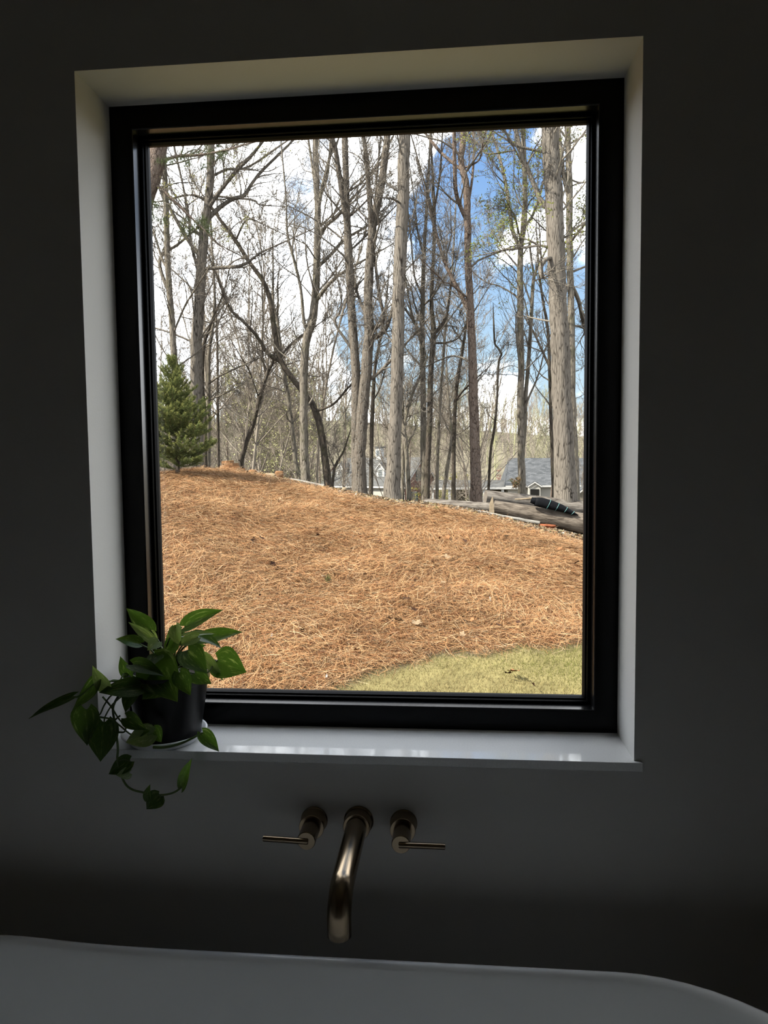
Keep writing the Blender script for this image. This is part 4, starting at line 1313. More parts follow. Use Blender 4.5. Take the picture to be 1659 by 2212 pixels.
# pine sprays on the red pine's limb at the top left
acc = Acc()
rng = np.random.default_rng(77)
pts = []
for px, py, s in [(372, 345, 16), (400, 338, 16), (425, 330, 18), (455, 322, 20), (470, 342, 18), (440, 356, 16), (405, 352, 14), (350, 350, 14), (480, 328, 14), (330, 462, 14), (345, 475, 16), (338, 440, 12), (405, 480, 14), (420, 492, 16), (440, 486, 14), (400, 500, 12), (435, 470, 10), (450, 500, 12)]:
    for _ in range(9):
        pts.append(at(px + rng.normal(0, s * .55), py + rng.normal(0, s * .4), 17.5 + rng.normal(0, .5)))
b = np.array(t_pine.location)
tufts(acc, rng, np.array(pts) - b, 26, 0.17, (0.20, 0.25, 0.11))
o = link_mesh('pine_sprays', acc.mesh('pine_sprays', M_needle), M_needle, t_pine)
o['kind'] = 'stuff'

# --- woods beyond: a few prototypes, copied
def sapling_mesh(seed, H, r0, n1, k2, k3, bud=None, lo=0.15):
    rng = np.random.default_rng(seed)
    acc = Acc()
    P, R = grow(rng, np.zeros((1, 3)), np.array([[rng.normal(0, .06), rng.normal(0, .06), 1.0]]), np.array([H]), np.array([r0]), 14, 0.045, 0.06, 0.12)
    V, F = tubes(P, R, 6)
    acc.add(V, F, (0.27, 0.235, 0.19))
    if rng.random() < .6:
        b, d, L, r = spawn(rng, P, R, np.array([H]), 2, .25, .6, (.25, .5), (.4, .6), rr=.8)
        Pf, Rf = grow(rng, b, d, L, r, 10, .07, .12, .15)
        V, F = tubes(Pf, Rf, 5)
        acc.add(V, F, (0.27, 0.235, 0.19))
        P2, R2 = Pf, Rf
        b, d, L1, r1 = spawn(rng, Pf, Rf, L, n1 // 2, .15, 1, (.35, .9), (.18, .4))
        B1 = [(b, d, L1, r1)]
    else:
        B1 = []
    b, d, L1, r1 = spawn(rng, P, R, np.array([H]), n1, lo, 1.0, (.35, 1.0), (.12, .34))
    B1.append((b, d, L1, r1))
    b, d, L1, r1 = [np.concatenate(x) for x in zip(*B1)]
    r1 = np.minimum(r1, .008 + .0065 * L1)
    P1, R1 = grow(rng, b, d, L1, r1, 7, .12, .06, .25)
    V, F = tubes(P1, R1, 4)
    acc.add(V, F, (0.25, 0.215, 0.175))
    b, d, L2, r2 = spawn(rng, P1, R1, L1, k2, .2, 1, (.35, 1.0), (.3, .65), rmin=.008)
    P2, R2 = grow(rng, b, d, L2, r2, 5, .14, .05, .4)
    V, F = tubes(P2, R2, 3)
    acc.add(V, F, (0.24, 0.205, 0.165))
    tips = P2[:, -1]
    if k3:
        b, d, L3, r3 = spawn(rng, P2, R2, L2, k3, .2, 1, (.35, 1.0), (.35, .7), rmin=.007)
        P3, R3 = grow(rng, b, d, L3, r3, 4, .15, .04, .5)
        V, F = tubes(P3, R3, 3)
        acc.add(V, F, (0.23, 0.195, 0.155))
        tips = np.concatenate([tips, P3[:, -1]])
    if bud:
        add_leaflets(acc, rng, tips[rng.random(len(tips)) < bud[1]], 4, bud[2], bud[0], .08)
    return acc.mesh('bare_tree', M_wood_far)


M_wood_far = attr_mat('woodland_bark_hazed', 0.9, gain=1.95)  # bark lightened by gain: the haze over the woods painted into its colour
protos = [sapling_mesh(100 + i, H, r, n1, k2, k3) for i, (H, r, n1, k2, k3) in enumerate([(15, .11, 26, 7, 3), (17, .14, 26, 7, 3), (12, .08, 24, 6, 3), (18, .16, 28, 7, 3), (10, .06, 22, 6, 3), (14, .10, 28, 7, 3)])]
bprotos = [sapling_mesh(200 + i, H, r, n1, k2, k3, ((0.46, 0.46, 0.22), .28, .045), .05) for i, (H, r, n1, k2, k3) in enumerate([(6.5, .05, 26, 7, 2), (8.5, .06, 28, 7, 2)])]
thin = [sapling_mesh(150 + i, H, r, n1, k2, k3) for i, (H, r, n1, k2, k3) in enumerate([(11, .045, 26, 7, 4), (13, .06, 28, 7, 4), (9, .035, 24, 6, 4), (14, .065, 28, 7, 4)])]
rng = np.random.default_rng(31)
GAPS = [(424, 'left of the large pale oak'), (520, 'between the large pale oak and the dark slanting trunk'), (600, 'between the dark slanting trunk and the leaning oak'), (665, 'around the leaning oak and the smooth pale oak'),
        (775, 'between the smooth pale oak and the twin trunks'), (855, 'between the twin trunks and the furrowed grey trunk'), (925, 'between the furrowed grey trunk and the mossy fork'), (1025, 'between the mossy fork and the reddish pine'),
        (1128, 'between the reddish pine and the paired trunks'), (1215, 'between the paired trunks and the biggest trunk'), (2000, 'right of the biggest trunk')]


def gap(px):
    for b, nm in GAPS:
        if px < b:
            return nm


def strew(n, y0, y1, meshes, name, label, cat, group, smin=.8, smax=1.25, xlim=None, house_gap=True):
    made = 0
    tries = 0
    while made < n and tries < n * 30:
        tries += 1
        y = rng.uniform(y0 ** .5, y1 ** .5) ** 2
        px = rng.uniform(300, 1290) if xlim is None else rng.uniform(*xlim)
        p = at(px, 1000, y)
        if house_gap and (690 < px < 950 or px > 1075) and (y > 50 or rng.random() < .75):
            continue
        if y > 35 and 925 < px < 1075 and rng.random() < .7:
            continue
        z = float(terrain(p[0], y))
        me = meshes[rng.integers(len(meshes))]
        o = bpy.data.objects.new(name, me)
        COL.objects.link(o)
        o.location = (p[0], y, z - .1)
        s = rng.uniform(smin, smax)
        o.scale = (s, s, s * rng.uniform(.9, 1.1))
        o.rotation_euler = (rng.normal(0, .05), rng.normal(0, .05), rng.uniform(0, 6.28))
        g_ = gap(px)
        tag(o, label + ', ' + g_, cat, group + ' ' + g_)
        made += 1


strew(34, 23, 46, thin, 'bare_tree', 'slender bare tree beyond the crest', 'tree', 'slender bare trees in the near woods')
strew(36, 44, 95, protos, 'bare_tree', 'distant bare valley tree', 'tree', 'distant bare trees in the valley woods', .85, 1.35)
strew(22, 26, 44, bprotos, 'budding_shrub', 'low pale green budding tree', 'tree', 'pale green budding understory trees', .7, 1.15, (450, 660))
strew(3, 40, 60, bprotos, 'budding_shrub', 'low budding understory tree', 'tree', 'budding understory trees at right', .5, .8, (985, 1080))

# pines with dark green crowns seen through the woods
def pine_mesh(seed, H):
    rng = np.random.default_rng(seed)
    P, R = grow(rng, np.zeros((1, 3)), np.array([[0, 0, 1.0]]), np.array([H]), np.array([.15]), 12, .02, .05, .2)
    a1, a2 = Acc(), Acc()
    V, F = tubes(P, R, 7)
    a1.add(V, F)
    b, d, L, r = spawn(rng, P, R, np.array([H]), 34, .55, 1.0, (.9, 1.4), (.10, .19))
    P1, R1 = grow(rng, b, d, L, r * .5, 5, .1, .06, .3)
    V, F = tubes(P1, R1, 4)
    a1.add(V, F)
    c = P1[:, 2:].reshape(-1, 3)
    c = np.repeat(c, 3, axis=0) + rng.normal(0, .22, (len(c) * 3, 3))
    tufts(a2, rng, c, 16, .30, (0.26, 0.30, 0.14))
    return a1.mesh('trunk', M_barkD), a2.mesh('needle_crown', M_needle)


pm = [pine_mesh(300, 11.0), pine_mesh(301, 13.0)]
for i, (px, py, y, s) in enumerate([(490, 745, 46, .85), (602, 815, 60, .9), (738, 835, 62, .8), (520, 800, 64, 1.0), (690, 800, 70, 1.0), (1008, 830, 66, .8), (880, 850, 75, .9), (1190, 845, 72, .9), (450, 850, 60, .8)]):
    top = at(px, py - 12, y)
    z = float(terrain(top[0], y))
    H = 11.0 if i % 2 == 0 else 13.0
    t = empty('pine_tree', (top[0], y, z - .1), 'dark pine crown, ' + ('upper one ' if (px, py) == (490, 745) else 'lower one ' if (px, py) in ((520, 800), (450, 850)) else '') + gap(px), 'tree', 'pines in the valley woods')
    sc = max(.5, (top[2] - z) / H)
    t.scale = (s, s, sc)
    t.rotation_euler = (0, 0, i * 1.3)
    o = link_mesh('trunk', pm[i % 2][0], None, t)
    o = link_mesh('needle_crown', pm[i % 2][1], None, t)
    o['kind'] = 'stuff'

# woodland on the far hill, too many and too far to count
rng = np.random.default_rng(91)
acc = Acc()
pv = []
for s in range(5):
    r2 = np.random.default_rng(400 + s)
    a = Acc()
    P, R = grow(r2, np.zeros((1, 3)), np.array([[0, 0, 1.0]]), np.array([11.0]), np.array([.13]), 6, .05, .05, .2)
    V, F = tubes(P, R, 4)
    a.add(V, F)
    b, d, L, r = spawn(r2, P, R, np.array([11.0]), 26, .12, 1, (.3, .9), (.15, .4), rmin=.03)
    P1, R1 = grow(r2, b, d, L, np.minimum(r, .07), 4, .15, .08, .5)
    V, F = tubes(P1, R1, 3)
    a.add(V, F)
    b, d, L, r = spawn(r2, P1, R1, L, 4, .2, 1, (.3, .9), (.3, .6), rmin=.02)
    P2, R2 = grow(r2, b, d, L, r, 3, .15, .05, .6)
    V, F = tubes(P2, R2, 3)
    a.add(V, F)
    pv.append((np.concatenate(a.V), np.concatenate(list(a.F.values())[0])))
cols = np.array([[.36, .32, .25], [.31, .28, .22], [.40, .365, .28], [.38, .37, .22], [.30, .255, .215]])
for i in range(900):
    y = rng.uniform(98, 255) if i < 560 else rng.uniform(215, 275)
    az = rng.uniform(-.52, .30)
    x = CAM[0] + (y + 1.6) * math.tan(az)
    if y < 128 and -16 < x < 12:
        continue
    z = float(terrain(x, y))
    V, F = pv[i % 5]
    s = rng.uniform(.7, 1.3) if i < 560 else rng.uniform(.8, 1.7)
    th = rng.uniform(0, 6.28)
    c, sn = math.cos(th), math.sin(th)
    W = V * s
    W = np.stack([W[:, 0] * c - W[:, 1] * sn + x, W[:, 0] * sn + W[:, 1] * c + y, W[:, 2] + z], -1)
    acc.add(W, F, cols[rng.integers(5)] * rng.uniform(.85, 1.15))
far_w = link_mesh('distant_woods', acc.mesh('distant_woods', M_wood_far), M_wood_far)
tag(far_w, 'hazy grey brown leafless woodland covering the far hillside', 'woodland', kind='stuff')

# ------------------------------------------------------------------ small spruce at the left
SP = at(384, 1027, 12.6)
SP[2] = float(terrain(SP[0], SP[1]))
spruce = empty('small_spruce', SP, 'small dense green spruce at the left edge of the slope', 'tree')
H = at(372, 772, 12.6)[2] - SP[2]
rng = np.random.default_rng(51)
P = np.array([[0, 0, -0.1], [0.0, 0, H * .5], [-.06, 0, H * .98]])
TPs, TRs = resample(P, 12, np.array([.05, .035, .006]))
V, F = tubes(TPs[None], TRs[None], 8)
link_mesh('trunk', np_mesh('trunk', V, [F], M_barkE, None, True), M_barkE, spruce)


def bough(seed):
    """unit bough along +x: drooping stem with side shoots carrying short flat needles"""
    r = np.random.default_rng(seed)
    acc = Acc()
    n = 20
    xs = np.linspace(0, 1, n)
    stemp = np.stack([xs, .05 * np.sin(xs * 5 + seed), -.16 * xs + .26 * xs ** 2.2], -1)
    V, F = tubes(stemp[None], (.012 * (1 - .8 * xs))[None], 4)
    acc.add(V, F, (.20, .16, .10))
    shoots = [(stemp, 1.0)]
    for k in range(22):
        t = r.uniform(.15, .98)
        p = np.array([np.interp(t, xs, stemp[:, c]) for c in range(3)])
        sgn = 1 if k % 2 else -1
        L = .42 * (1.1 - t) * r.uniform(.7, 1.2) + .08
        d = norm(np.array([.75, sgn * r.uniform(.5, .95), r.uniform(-.05, .32)]))
        q = np.linspace(0, 1, 8)[:, None]
        pts = p + d * q * L + np.array([0, 0, 1.0]) * (q ** 2) * .06
        V, F = tubes(pts[None], (.006 * (1 - .7 * q[:, 0]))[None], 3)
        acc.add(V, F, (.24, .19, .11))
        shoots.append((pts, L))
    for pts, L in shoots:
        m = int(30 + 120 * min(L, .7))
        t = r.uniform(.05, 1, m)
        idx = t * (len(pts) - 1)
        i = np.minimum(idx.astype(int), len(pts) - 2)
        u = (idx - i)[:, None]
        b = pts[i] * (1 - u) + pts[i + 1] * u
        tan = norm(pts[i + 1] - pts[i])
        rd = r.normal(size=(m, 3))
        perp = norm(rd - tan * np.sum(rd * tan, -1, keepdims=True))
        d = norm(tan * .75 + perp * .75) * r.uniform(.045, .075, (m, 1))
        w = norm(np.cross(d, r.normal(size=(m, 3)))) * .0055
        V = np.stack([b - w, b + w, b + d], 1).reshape(-1, 3)
        tipf = np.clip((t - .55) / .45, 0, 1)[:, None]
        col = np.array([.30, .38, .13]) * (1 - tipf) + np.array([.66, .68, .22]) * tipf
        acc.add(V, np.arange(3 * m).reshape(m, 3), np.repeat(col * r.uniform(.75, 1.2, (m, 1)), 3, axis=0))
    return acc.mesh('bough', M_needle)


bms = [bough(600 + i) for i in range(5)]
for i in range(190):
    f = rng.random() ** .8
    zz = .10 + f * (H - .12)
    L = (0.88 * (1 - f) ** .85 + .10) * rng.uniform(.6, 1.18)
    if zz < .35:
        L *= .8
    o = bpy.data.objects.new('bough', bms[i % 5])
    COL.objects.link(o)
    o.parent = spruce
    o.location = (-.06 * (zz / H) ** 2, 0, zz)
    s = L
    o.scale = (s, max(s, .25), max(s, .25))
    o.rotation_euler = (rng.normal(0, .2), -.12 - .75 * f + rng.normal(0, .12), i * 2.399 + rng.normal(0, .25))

# ------------------------------------------------------------------ stones, logs and bits on the crest
def stone(label, c, size, seed, mat=None, flat=1.0, name='stone', cat='stone', rough=.16):
    bm = bmesh.new()
    bmesh.ops.create_icosphere(bm, subdivisions=3, radius=1.0)
    r = np.random.default_rng(seed)
    ph = r.uniform(0, 6.28, (6, 3))
    for v in bm.verts:
        p = np.array(v.co)
        f = 1.0
        for q in range(6):
            f += rough / (1 + q * .5) * math.sin((1.3 + q * .9) * p.dot(ph[q] / 3.2) * 2 + ph[q][0]) * .6
        n = np.clip(p * f, -.82, .82)
        v.co = Vector((n[0] * size[0], n[1] * size[1], n[2] * size[2]))
    o = bm_obj(name, bm, mat or M_rock, None, smooth=True)
    o.location = tuple(c)
    o.rotation_euler = (0, r.uniform(-.1, .1), r.uniform(-.3, .3))
    tag(o, label, cat)
    return o


def on_ground(px, py, lift=0.0):
    """ground point seen here, or just past the crest when the line of sight clears it"""
    p = hit(px, py)
    if p is None or p[1] > 17.5:
        y = 15.2
        q = at(px, py, y)
        p = np.array([q[0], y, float(terrain(q[0], y))])
    return p + np.array([0, 0, lift])


def ypos(px, py, Y, dz=0.0):
    p = at(px, py, Y)
    return np.array([p[0], Y, p[2] + dz])


# flat ledge: stacked thin slabs, each its own part
led = ypos(500, 1016, 15.0)
led[2] = float(terrain(led[0], led[1]))
lo = empty('flat_stone', led, 'broad flat layered orange stone on the crest right of the spruce', 'stone')
zl = 0.0
for k, (w, d, h, dx) in enumerate([(.58, .34, .07, 0.04), (.50, .32, .06, -.01), (.44, .28, .06, -.04), (.28, .22, .05, -.08)]):
    bm = bmesh.new()
    r = np.random.default_rng(900 + k)
    m = 12
    a = np.linspace(0, 2 * np.pi, m, endpoint=False)
    rad = 1 + r.normal(0, .10, m)
    top = [bm.verts.new((dx + math.cos(q) * w * .5 * g_ * .96, math.sin(q) * d * .5 * g_, zl + h * .95 + r.normal(0, .006))) for q, g_ in zip(a, rad)]
    bot = [bm.verts.new((dx + math.cos(q) * w * .5 * g_, math.sin(q) * d * .5 * g_, zl - .015)) for q, g_ in zip(a, rad)]
    bm.faces.new(top)
    bm.faces.new(bot[::-1])
    for i in range(m):
        bm.faces.new([top[i], bot[i], bot[(i + 1) % m], top[(i + 1) % m]])
    bm_obj('slab', bm, M_rock, lo)
    zl += h
p = ypos(546, 1022, 15.0)
stone('round orange stone on the crest between the flat ledge and the two-tone stone', p, (.10, .10, .10), 3)
p = ypos(588, 1028, 15.0)
stone('pale low half of the two-tone boulder on the crest', p + [-.02, -.02, 0], (.17, .12, .075), 5, M_wood_pale, name='stone')
stone('rusty orange rounded stone leaning on a pale one on the crest', ypos(603, 1025, 15.0), (.12, .12, .10), 7)
stone('small pale tan stone by the foot of the twin dark trunks', ypos(744, 1057, 14.2), (.06, .06, .055), 8, M_wood_pale)
p = ypos(1182, 1136, 13.2)
p[2] = float(terrain(p[0], p[1])) + .03
stone('lump of raw red clay beside the long front log', p, (.20, .11, .065), 11, M_clay, name='clay_lump', cat='clay', rough=.55)
stone('flat tan chunk of split wood below the pale pole', on_ground(1105, 1117, .02), (.18, .07, .035), 12, M_wood_pale, name='wood_chunk', cat='wood')


def log(name, label, a, b, ra, rb, mat, cat='log', k=22, n=16, wob=.04, endmat=None, group=None):
    a, b = np.array(a, float), np.array(b, float)
    L = np.linalg.norm(b - a)
    r = np.random.default_rng(int(abs(a[0]) * 1000) + 7)
    t = empty(name, a, label, cat, group)
    ax = (b - a) / L
    t.rotation_euler = Vector(ax).to_track_quat('X', 'Z').to_euler()
    xs = np.linspace(0, L, n)
    P = np.stack([xs, r.normal(0, .01, n).cumsum() * .4, r.normal(0, .01, n).cumsum() * .3], -1)
    R = np.interp(xs, [0, L], [ra, rb])[:, None] * (1 + r.normal(0, wob * .5, (n, k)) + wob * np.sin(np.arange(k) * 2 * np.pi / k * 7 + r.uniform(0, 6))[None])
    V, F = tubes(P[None], R[None], k)
    link_mesh('bark', np_mesh('bark', V, [F], mat, None, True), mat, t)
    for i, nm in ((0, 'cut_end'), (n - 1, 'cut_end')):
        ring = V.reshape(n, k, 3)[i]
        c = ring.mean(0) + np.array([(-.006 if i == 0 else .006), 0, 0])
        VV = np.vstack([ring * .5 + ring.mean(0) * .5, ring, c[None]])
        j = (np.arange(k) + 1) % k
        q = np.arange(k)
        F4 = np.stack([q + k, j + k, j, q], -1)
        F3 = np.stack([q, j, np.full(k, 2 * k)], -1)
        link_mesh(nm, np_mesh(nm, VV, [F4, F3], endmat or M_wood_end), None, t)
    return t


log('log', 'big grey back log with a sawn end facing left', ypos(1048, 1074, 14.6), ypos(1345, 1112, 15.4), .155, .21, M_log)
log('log', 'long thick grey brown log lying in front of the black roll', ypos(1066, 1095, 13.9), ypos(1370, 1151, 13.9), .135, .265, M_log_brown)
log('log', 'small weathered log left of the pointed stake', ypos(918, 1086, 14.3), ypos(1062, 1098, 14.0), .085, .10, M_log)
log('pole', 'thin pale peeled pole lying in front of the logs', ypos(1022, 1104, 13.4), ypos(1166, 1129, 13.2), .028, .035, M_birch, 'pole', 10, 14)
log('branch', 'pale fallen branch on the litter below the leaning oak', on_ground(628, 1038, .03), on_ground(700, 1053, .03), .025, .04, M_birch, 'branch', 9, 10)
log('branch', 'short tan stick poking out left of the black roll', ypos(1112, 1082, 13.95, 0.03), ypos(1152, 1080, 13.95, 0.03), .012, .02, M_wood_pale, 'branch', 8, 6)

# pointed stake
p = ypos(1062, 1105, 13.45)
bm = bmesh.new()
hh = 0.30
w, d = .055, .03
base_ = [bm.verts.new((x, y, -.05)) for x, y in ((-w, -d), (w, -d), (w, d), (-w, d))]
mid_ = [bm.verts.new((x * .7, y * .8, hh * .55)) for x, y in ((-w, -d), (w, -d), (w, d), (-w, d))]
tp_ = [bm.verts.new((x * .12 + .018, y * .5, hh)) for x, y in ((-w, -d), (w, -d), (w, d), (-w, d))]
for A, B in ((base_, mid_), (mid_, tp_)):
    for i in range(4):
        bm.faces.new([A[i], A[(i + 1) % 4], B[(i + 1) % 4], B[i]])
bm.faces.new(tp_)
bm.faces.new(base_[::-1])
o = bm_obj('stake', bm, M_wood_pale)
o.location = tuple(p)
tag(o, 'short pointed split wood stake standing in front of the long log', 'stake')

# rolled black silt fence with teal cords
a, b = ypos(1156, 1083, 13.72), ypos(1251, 1104, 13.72)
ax = b - a
L = np.linalg.norm(ax)
roll = empty('fabric_roll', a, 'black fabric roll tied with teal cords lying on the logs', 'roll')
roll.rotation_euler = Vector(ax / L).to_track_quat('X', 'Z').to_euler()
n, k = 16, 20
xs = np.linspace(0, L, n)
rng = np.random.default_rng(5)
prof = np.interp(xs / L, [0, .03, .12, .3, .6, .85, 1], [.084, .096, .100, .100, .076, .040, .010])
R = prof[:, None] * (1 + .06 * np.sin(np.arange(k) * 2 * np.pi / k * 3 + xs[:, None] * 4) + rng.normal(0, .025, (n, k)))
P = np.stack([xs, np.zeros(n), np.interp(xs / L, [0, .2, .6, 1], [.0, .0, -.022, -.088])], -1)
V, F = tubes(P[None], R[None], k)
link_mesh('fabric', np_mesh('fabric', V, [F, np.arange(k)[::-1][None], (np.arange(k) + (n - 1) * k)[None]], M_fabric, None, True), M_fabric, roll)
for f in (.30, .50, .70, .87):
    c = np.array([f * L, 0, np.interp(f, [0, .2, .6, 1], [.0, .0, -.022, -.088])])
    r_ = np.interp(f, [0, .03, .12, .3, .6, .85, 1], [.084, .096, .100, .100, .076, .040, .010]) * 1.05
    aa = np.linspace(0, 2 * np.pi, 25)
    Q = np.stack([c[0] + .025 * np.cos(aa), r_ * np.sin(aa), c[2] + r_ * np.cos(aa)], -1)
    V, F = tubes(Q[None], np.full((1, 25), .0042), 6)
    link_mesh('cord', np_mesh('cord', V, [F], M_teal, None, True), M_teal, roll)
log('roll_stub', 'dark crumpled end poking from the left of the black fabric roll', ypos(1147, 1081, 13.72), ypos(1160, 1084, 13.72), .055, .075, M_fabric, 'roll', 12, 5, .12, M_fabric)

# dry leafy sprig and seedling on the big log
def sprig(label, p, h, mat, seed, name, cat, nl=16, green=None):
    r = np.random.default_rng(seed)
    t = empty(name, p, label, cat)
    b = np.zeros((5, 3)) + r.normal(0, .01, (5, 3)) * [1, 1, 0]
    d = norm(r.normal(0, .35, (5, 3)) + [0, 0, 1])
    Pq, Rq = grow(r, b, d, r.uniform(.6, 1, 5) * h, np.full(5, .006), 6, .12, .05, .3)
    V, F = tubes(Pq, Rq, 4)
    link_mesh('stems', np_mesh('stems', V, [F], M_twig), M_twig, t)
    acc = Acc()
    c = Pq[:, 2:].reshape(-1, 3)
    c = c[r.integers(0, len(c), nl)]
    add_leaflets(acc, r, c, 3, h * .16, green or (.46, .32, .18), h * .07)
    o = link_mesh('leaves', acc.mesh('leaves', M_newleaf), M_newleaf, t)
    o['kind'] = 'stuff'
    return t


sprig('brown withered leafy sprig on top of the back log', ypos(1116, 1056, 14.7), .26, M_twig, 2, 'withered_sprig', 'plant', 26)
sprig('small dark green seedling beside the withered sprig on the back log', ypos(1107, 1056, 14.7), .30, M_twig, 3, 'seedling', 'plant', 12, (.16, .19, .10))
# lone pine seedling in the straw
p = on_ground(708, 1264)
sd = empty('pine_seedling', p, 'lone small green pine seedling growing in the pine straw', 'plant')
V, F = tubes(np.array([[[0, 0, -.02], [.005, 0, .05], [0, 0, .10]]]), np.array([[.006, .005, .004]]), 6)
link_mesh('stem', np_mesh('stem', V, [F], M_barkE), M_barkE, sd)
acc = Acc()
tufts(acc, np.random.default_rng(4), np.array([[0, 0, .05], [.02, 0, .07], [-.02, .01, .07], [0, 0, .10], [.01, -.02, .09]]), 26, .085, (.34, .34, .13))
o = link_mesh('needles', acc.mesh('needles', M_needle), M_needle, sd)
o['kind'] = 'stuff'
sprig('tuft of thin green grass on the crest left of the small log', on_ground(944, 1106), .12, M_twig, 8, 'grass_tuft', 'grass', 30, (.42, .48, .16))

# fallen leaves on the straw: each its own object, a few shared shapes
def dead_leaf_mesh(seed):
    r = np.random.default_rng(seed)
    n = 18
    a = np.linspace(0, 2 * np.pi, n, endpoint=False)
    rad = .55 + .45 * np.abs(np.cos(a * 2.5 + .4)) ** 1.3
    x, y = np.cos(a) * rad, np.sin(a) * rad * .62
    z = .35 * np.abs(y) ** 1.3 + .16 * np.sin(x * 3 + seed) + r.normal(0, .04, n)
    V = np.vstack([np.stack([x, y, z], -1), [[0, 0, -.03]]])
    q = np.arange(n)
    F = np.stack([q, (q + 1) % n, np.full(n, n)], -1)
    return V, F


dl = []
for i in range(4):
    V, F = dead_leaf_mesh(700 + i)
    dl.append([np_mesh('fallen_leaf', V, [F], m) for m in (M_dead, M_dead_pale, M_dead_dark)])
rng = np.random.default_rng(8)
LEAFS = [(652, 1378, 1, .062), (610, 1325, 1, .045), (742, 1400, 0, .05), (732, 1430, 0, .045), (770, 1422, 0, .04), (865, 1300, 0, .06), (878, 1308, 2, .05), (688, 1168, 2, .05), (548, 1180, 2, .07), (566, 1175, 2, .06), (605, 1088, 1, .05), (685, 1102, 1, .045), (526, 1108, 1, .045),
         (462, 1145, 1, .04), (430, 1225, 0, .06), (415, 1232, 2, .06), (590, 1232, 2, .06), (602, 1240, 1, .04), (980, 1218, 1, .08), (966, 1216, 1, .07), (935, 1228, 2, .05), (1030, 1240, 1, .05), (950, 1174, 0, .06), (968, 1172, 0, .06), (1095, 1170, 1, .06), (1210, 1196, 0, .06), (1225, 1202, 1, .05),
         (1232, 1246, 1, .05), (1245, 1228, 2, .06), (958, 1272, 1, .04), (890, 1282, 2, .05), (1080, 1368, 2, .06), (1000, 1388, 1, .06), (1120, 1360, 2, .05), (1060, 1240, 0, .06), (895, 1333, 2, .05), (1020, 1355, 0, .05), (860, 1356, 1, .07), (900, 1362, 1, .07), (840, 1352, 1, .06), (560, 1300, 2, .04), (640, 1250, 0, .04),
         (1110, 1470, 0, .10), (1098, 1474, 2, .05), (1150, 1498, 2, .05), (700, 1260, 1, .05), (722, 1254, 1, .04), (500, 1420, 1, .05), (820, 1180, 2, .05), (760, 1130, 0, .05), (1180, 1330, 1, .05), (1130, 1215, 0, .05), (1005, 1180, 2, .05)]
cn = ['reddish brown dry oak leaf lying on the pine straw', 'pale tan dry leaf lying on the pine straw', 'dark shrivelled dry leaf lying on the pine straw']
gn = ['reddish brown fallen leaves', 'pale tan fallen leaves', 'dark shrivelled fallen leaves']
SPECIAL = {(652, 1378): 'large pale jagged oak leaf on the straw right of the pothos', (1110, 1470): 'orange brown curled leaf lying on the lawn grass', (1098, 1474): 'dark curled leaf touching the orange one on the lawn', (1150, 1498): 'dark crumpled leaf on the lawn close to the glass bottom'}
MARKS = [(708, 1258, 'pine seedling'), (500, 1400, 'pothos leaves'), (1059, 1304, 'thin white sliver'), (705, 1473, 'white folded scrap'), (587, 1383, 'pale cream scrap'), (1150, 1135, 'red clay lump'), (400, 1035, 'small spruce'), (652, 1378, 'jagged oak leaf'),
         (970, 1216, 'pair of pale leaves'), (745, 1057, 'small tan stone'), (1245, 1395, 'lawn corner'), (862, 1440, 'lawn edge'), (944, 1106, 'green grass tuft')]
ck = ['reddish brown dry leaf', 'pale tan dry leaf', 'dark shrivelled leaf']
LLAB = {}
for px, py, c, sz in LEAFS:
    m = min(MARKS, key=lambda q: (q[0] - px) ** 2 + (q[1] - py) ** 2 if (q[0], q[1]) != (px, py) else 1e9)
    dx, dy_ = px - m[0], py - m[1]
    side = ('right of' if dx > 0 else 'left of') if abs(dx) > abs(dy_) else ('in front of' if dy_ > 0 else 'behind')
    LLAB.setdefault((ck[c], side, m[2]), []).append(((dx * dx + dy_ * dy_), px, py))
LNAME = {}
for (k_, side, m), v in LLAB.items():
    for q, (dd, px, py) in enumerate(sorted(v)):
        od = '' if len(v) == 1 else ['nearest, ', 'second nearest, ', 'third nearest, ', 'fourth nearest, ', 'fifth nearest, ', 'sixth nearest, '][q]
        LNAME[px, py] = '%s on the straw, %s%s the %s' % (k_, od, side, m)
for px, py, c, s in LEAFS:
    p = on_ground(px, py, .085)
    o = bpy.data.objects.new('fallen_leaf', dl[rng.integers(4)][c])
    COL.objects.link(o)
    o.location = tuple(p)
    o.scale = (s * .95, s * .95, s * .95)
    o.rotation_euler = (rng.normal(.5, .25), rng.normal(0, .25), rng.uniform(0, 6.28))
    if (px, py) in SPECIAL:
        tag(o, SPECIAL[px, py], 'leaf')
    else:
        tag(o, LNAME[px, py], 'leaf', gn[c])


def scrap(name, label, px, py, pts, th, mat, cat, rx=.9):
    pts = [(x * .62, z * .62) for x, z in pts]
    bm = bmesh.new()
    f = [bm.verts.new((x, -th / 2, z)) for x, z in pts]
    g_ = [bm.verts.new((x * .96, th / 2, z)) for x, z in pts]
    bm.faces.new(f)
    bm.faces.new(g_[::-1])
    for i in range(len(f)):
        j = (i + 1) % len(f)
        bm.faces.new([f[i], g_[i], g_[j], f[j]])
    o = bm_obj(name, bm, mat)
    o.location = tuple(on_ground(px, py, .05))
    o.rotation_euler = (-rx, 0, .2)
    return tag(o, label, cat)


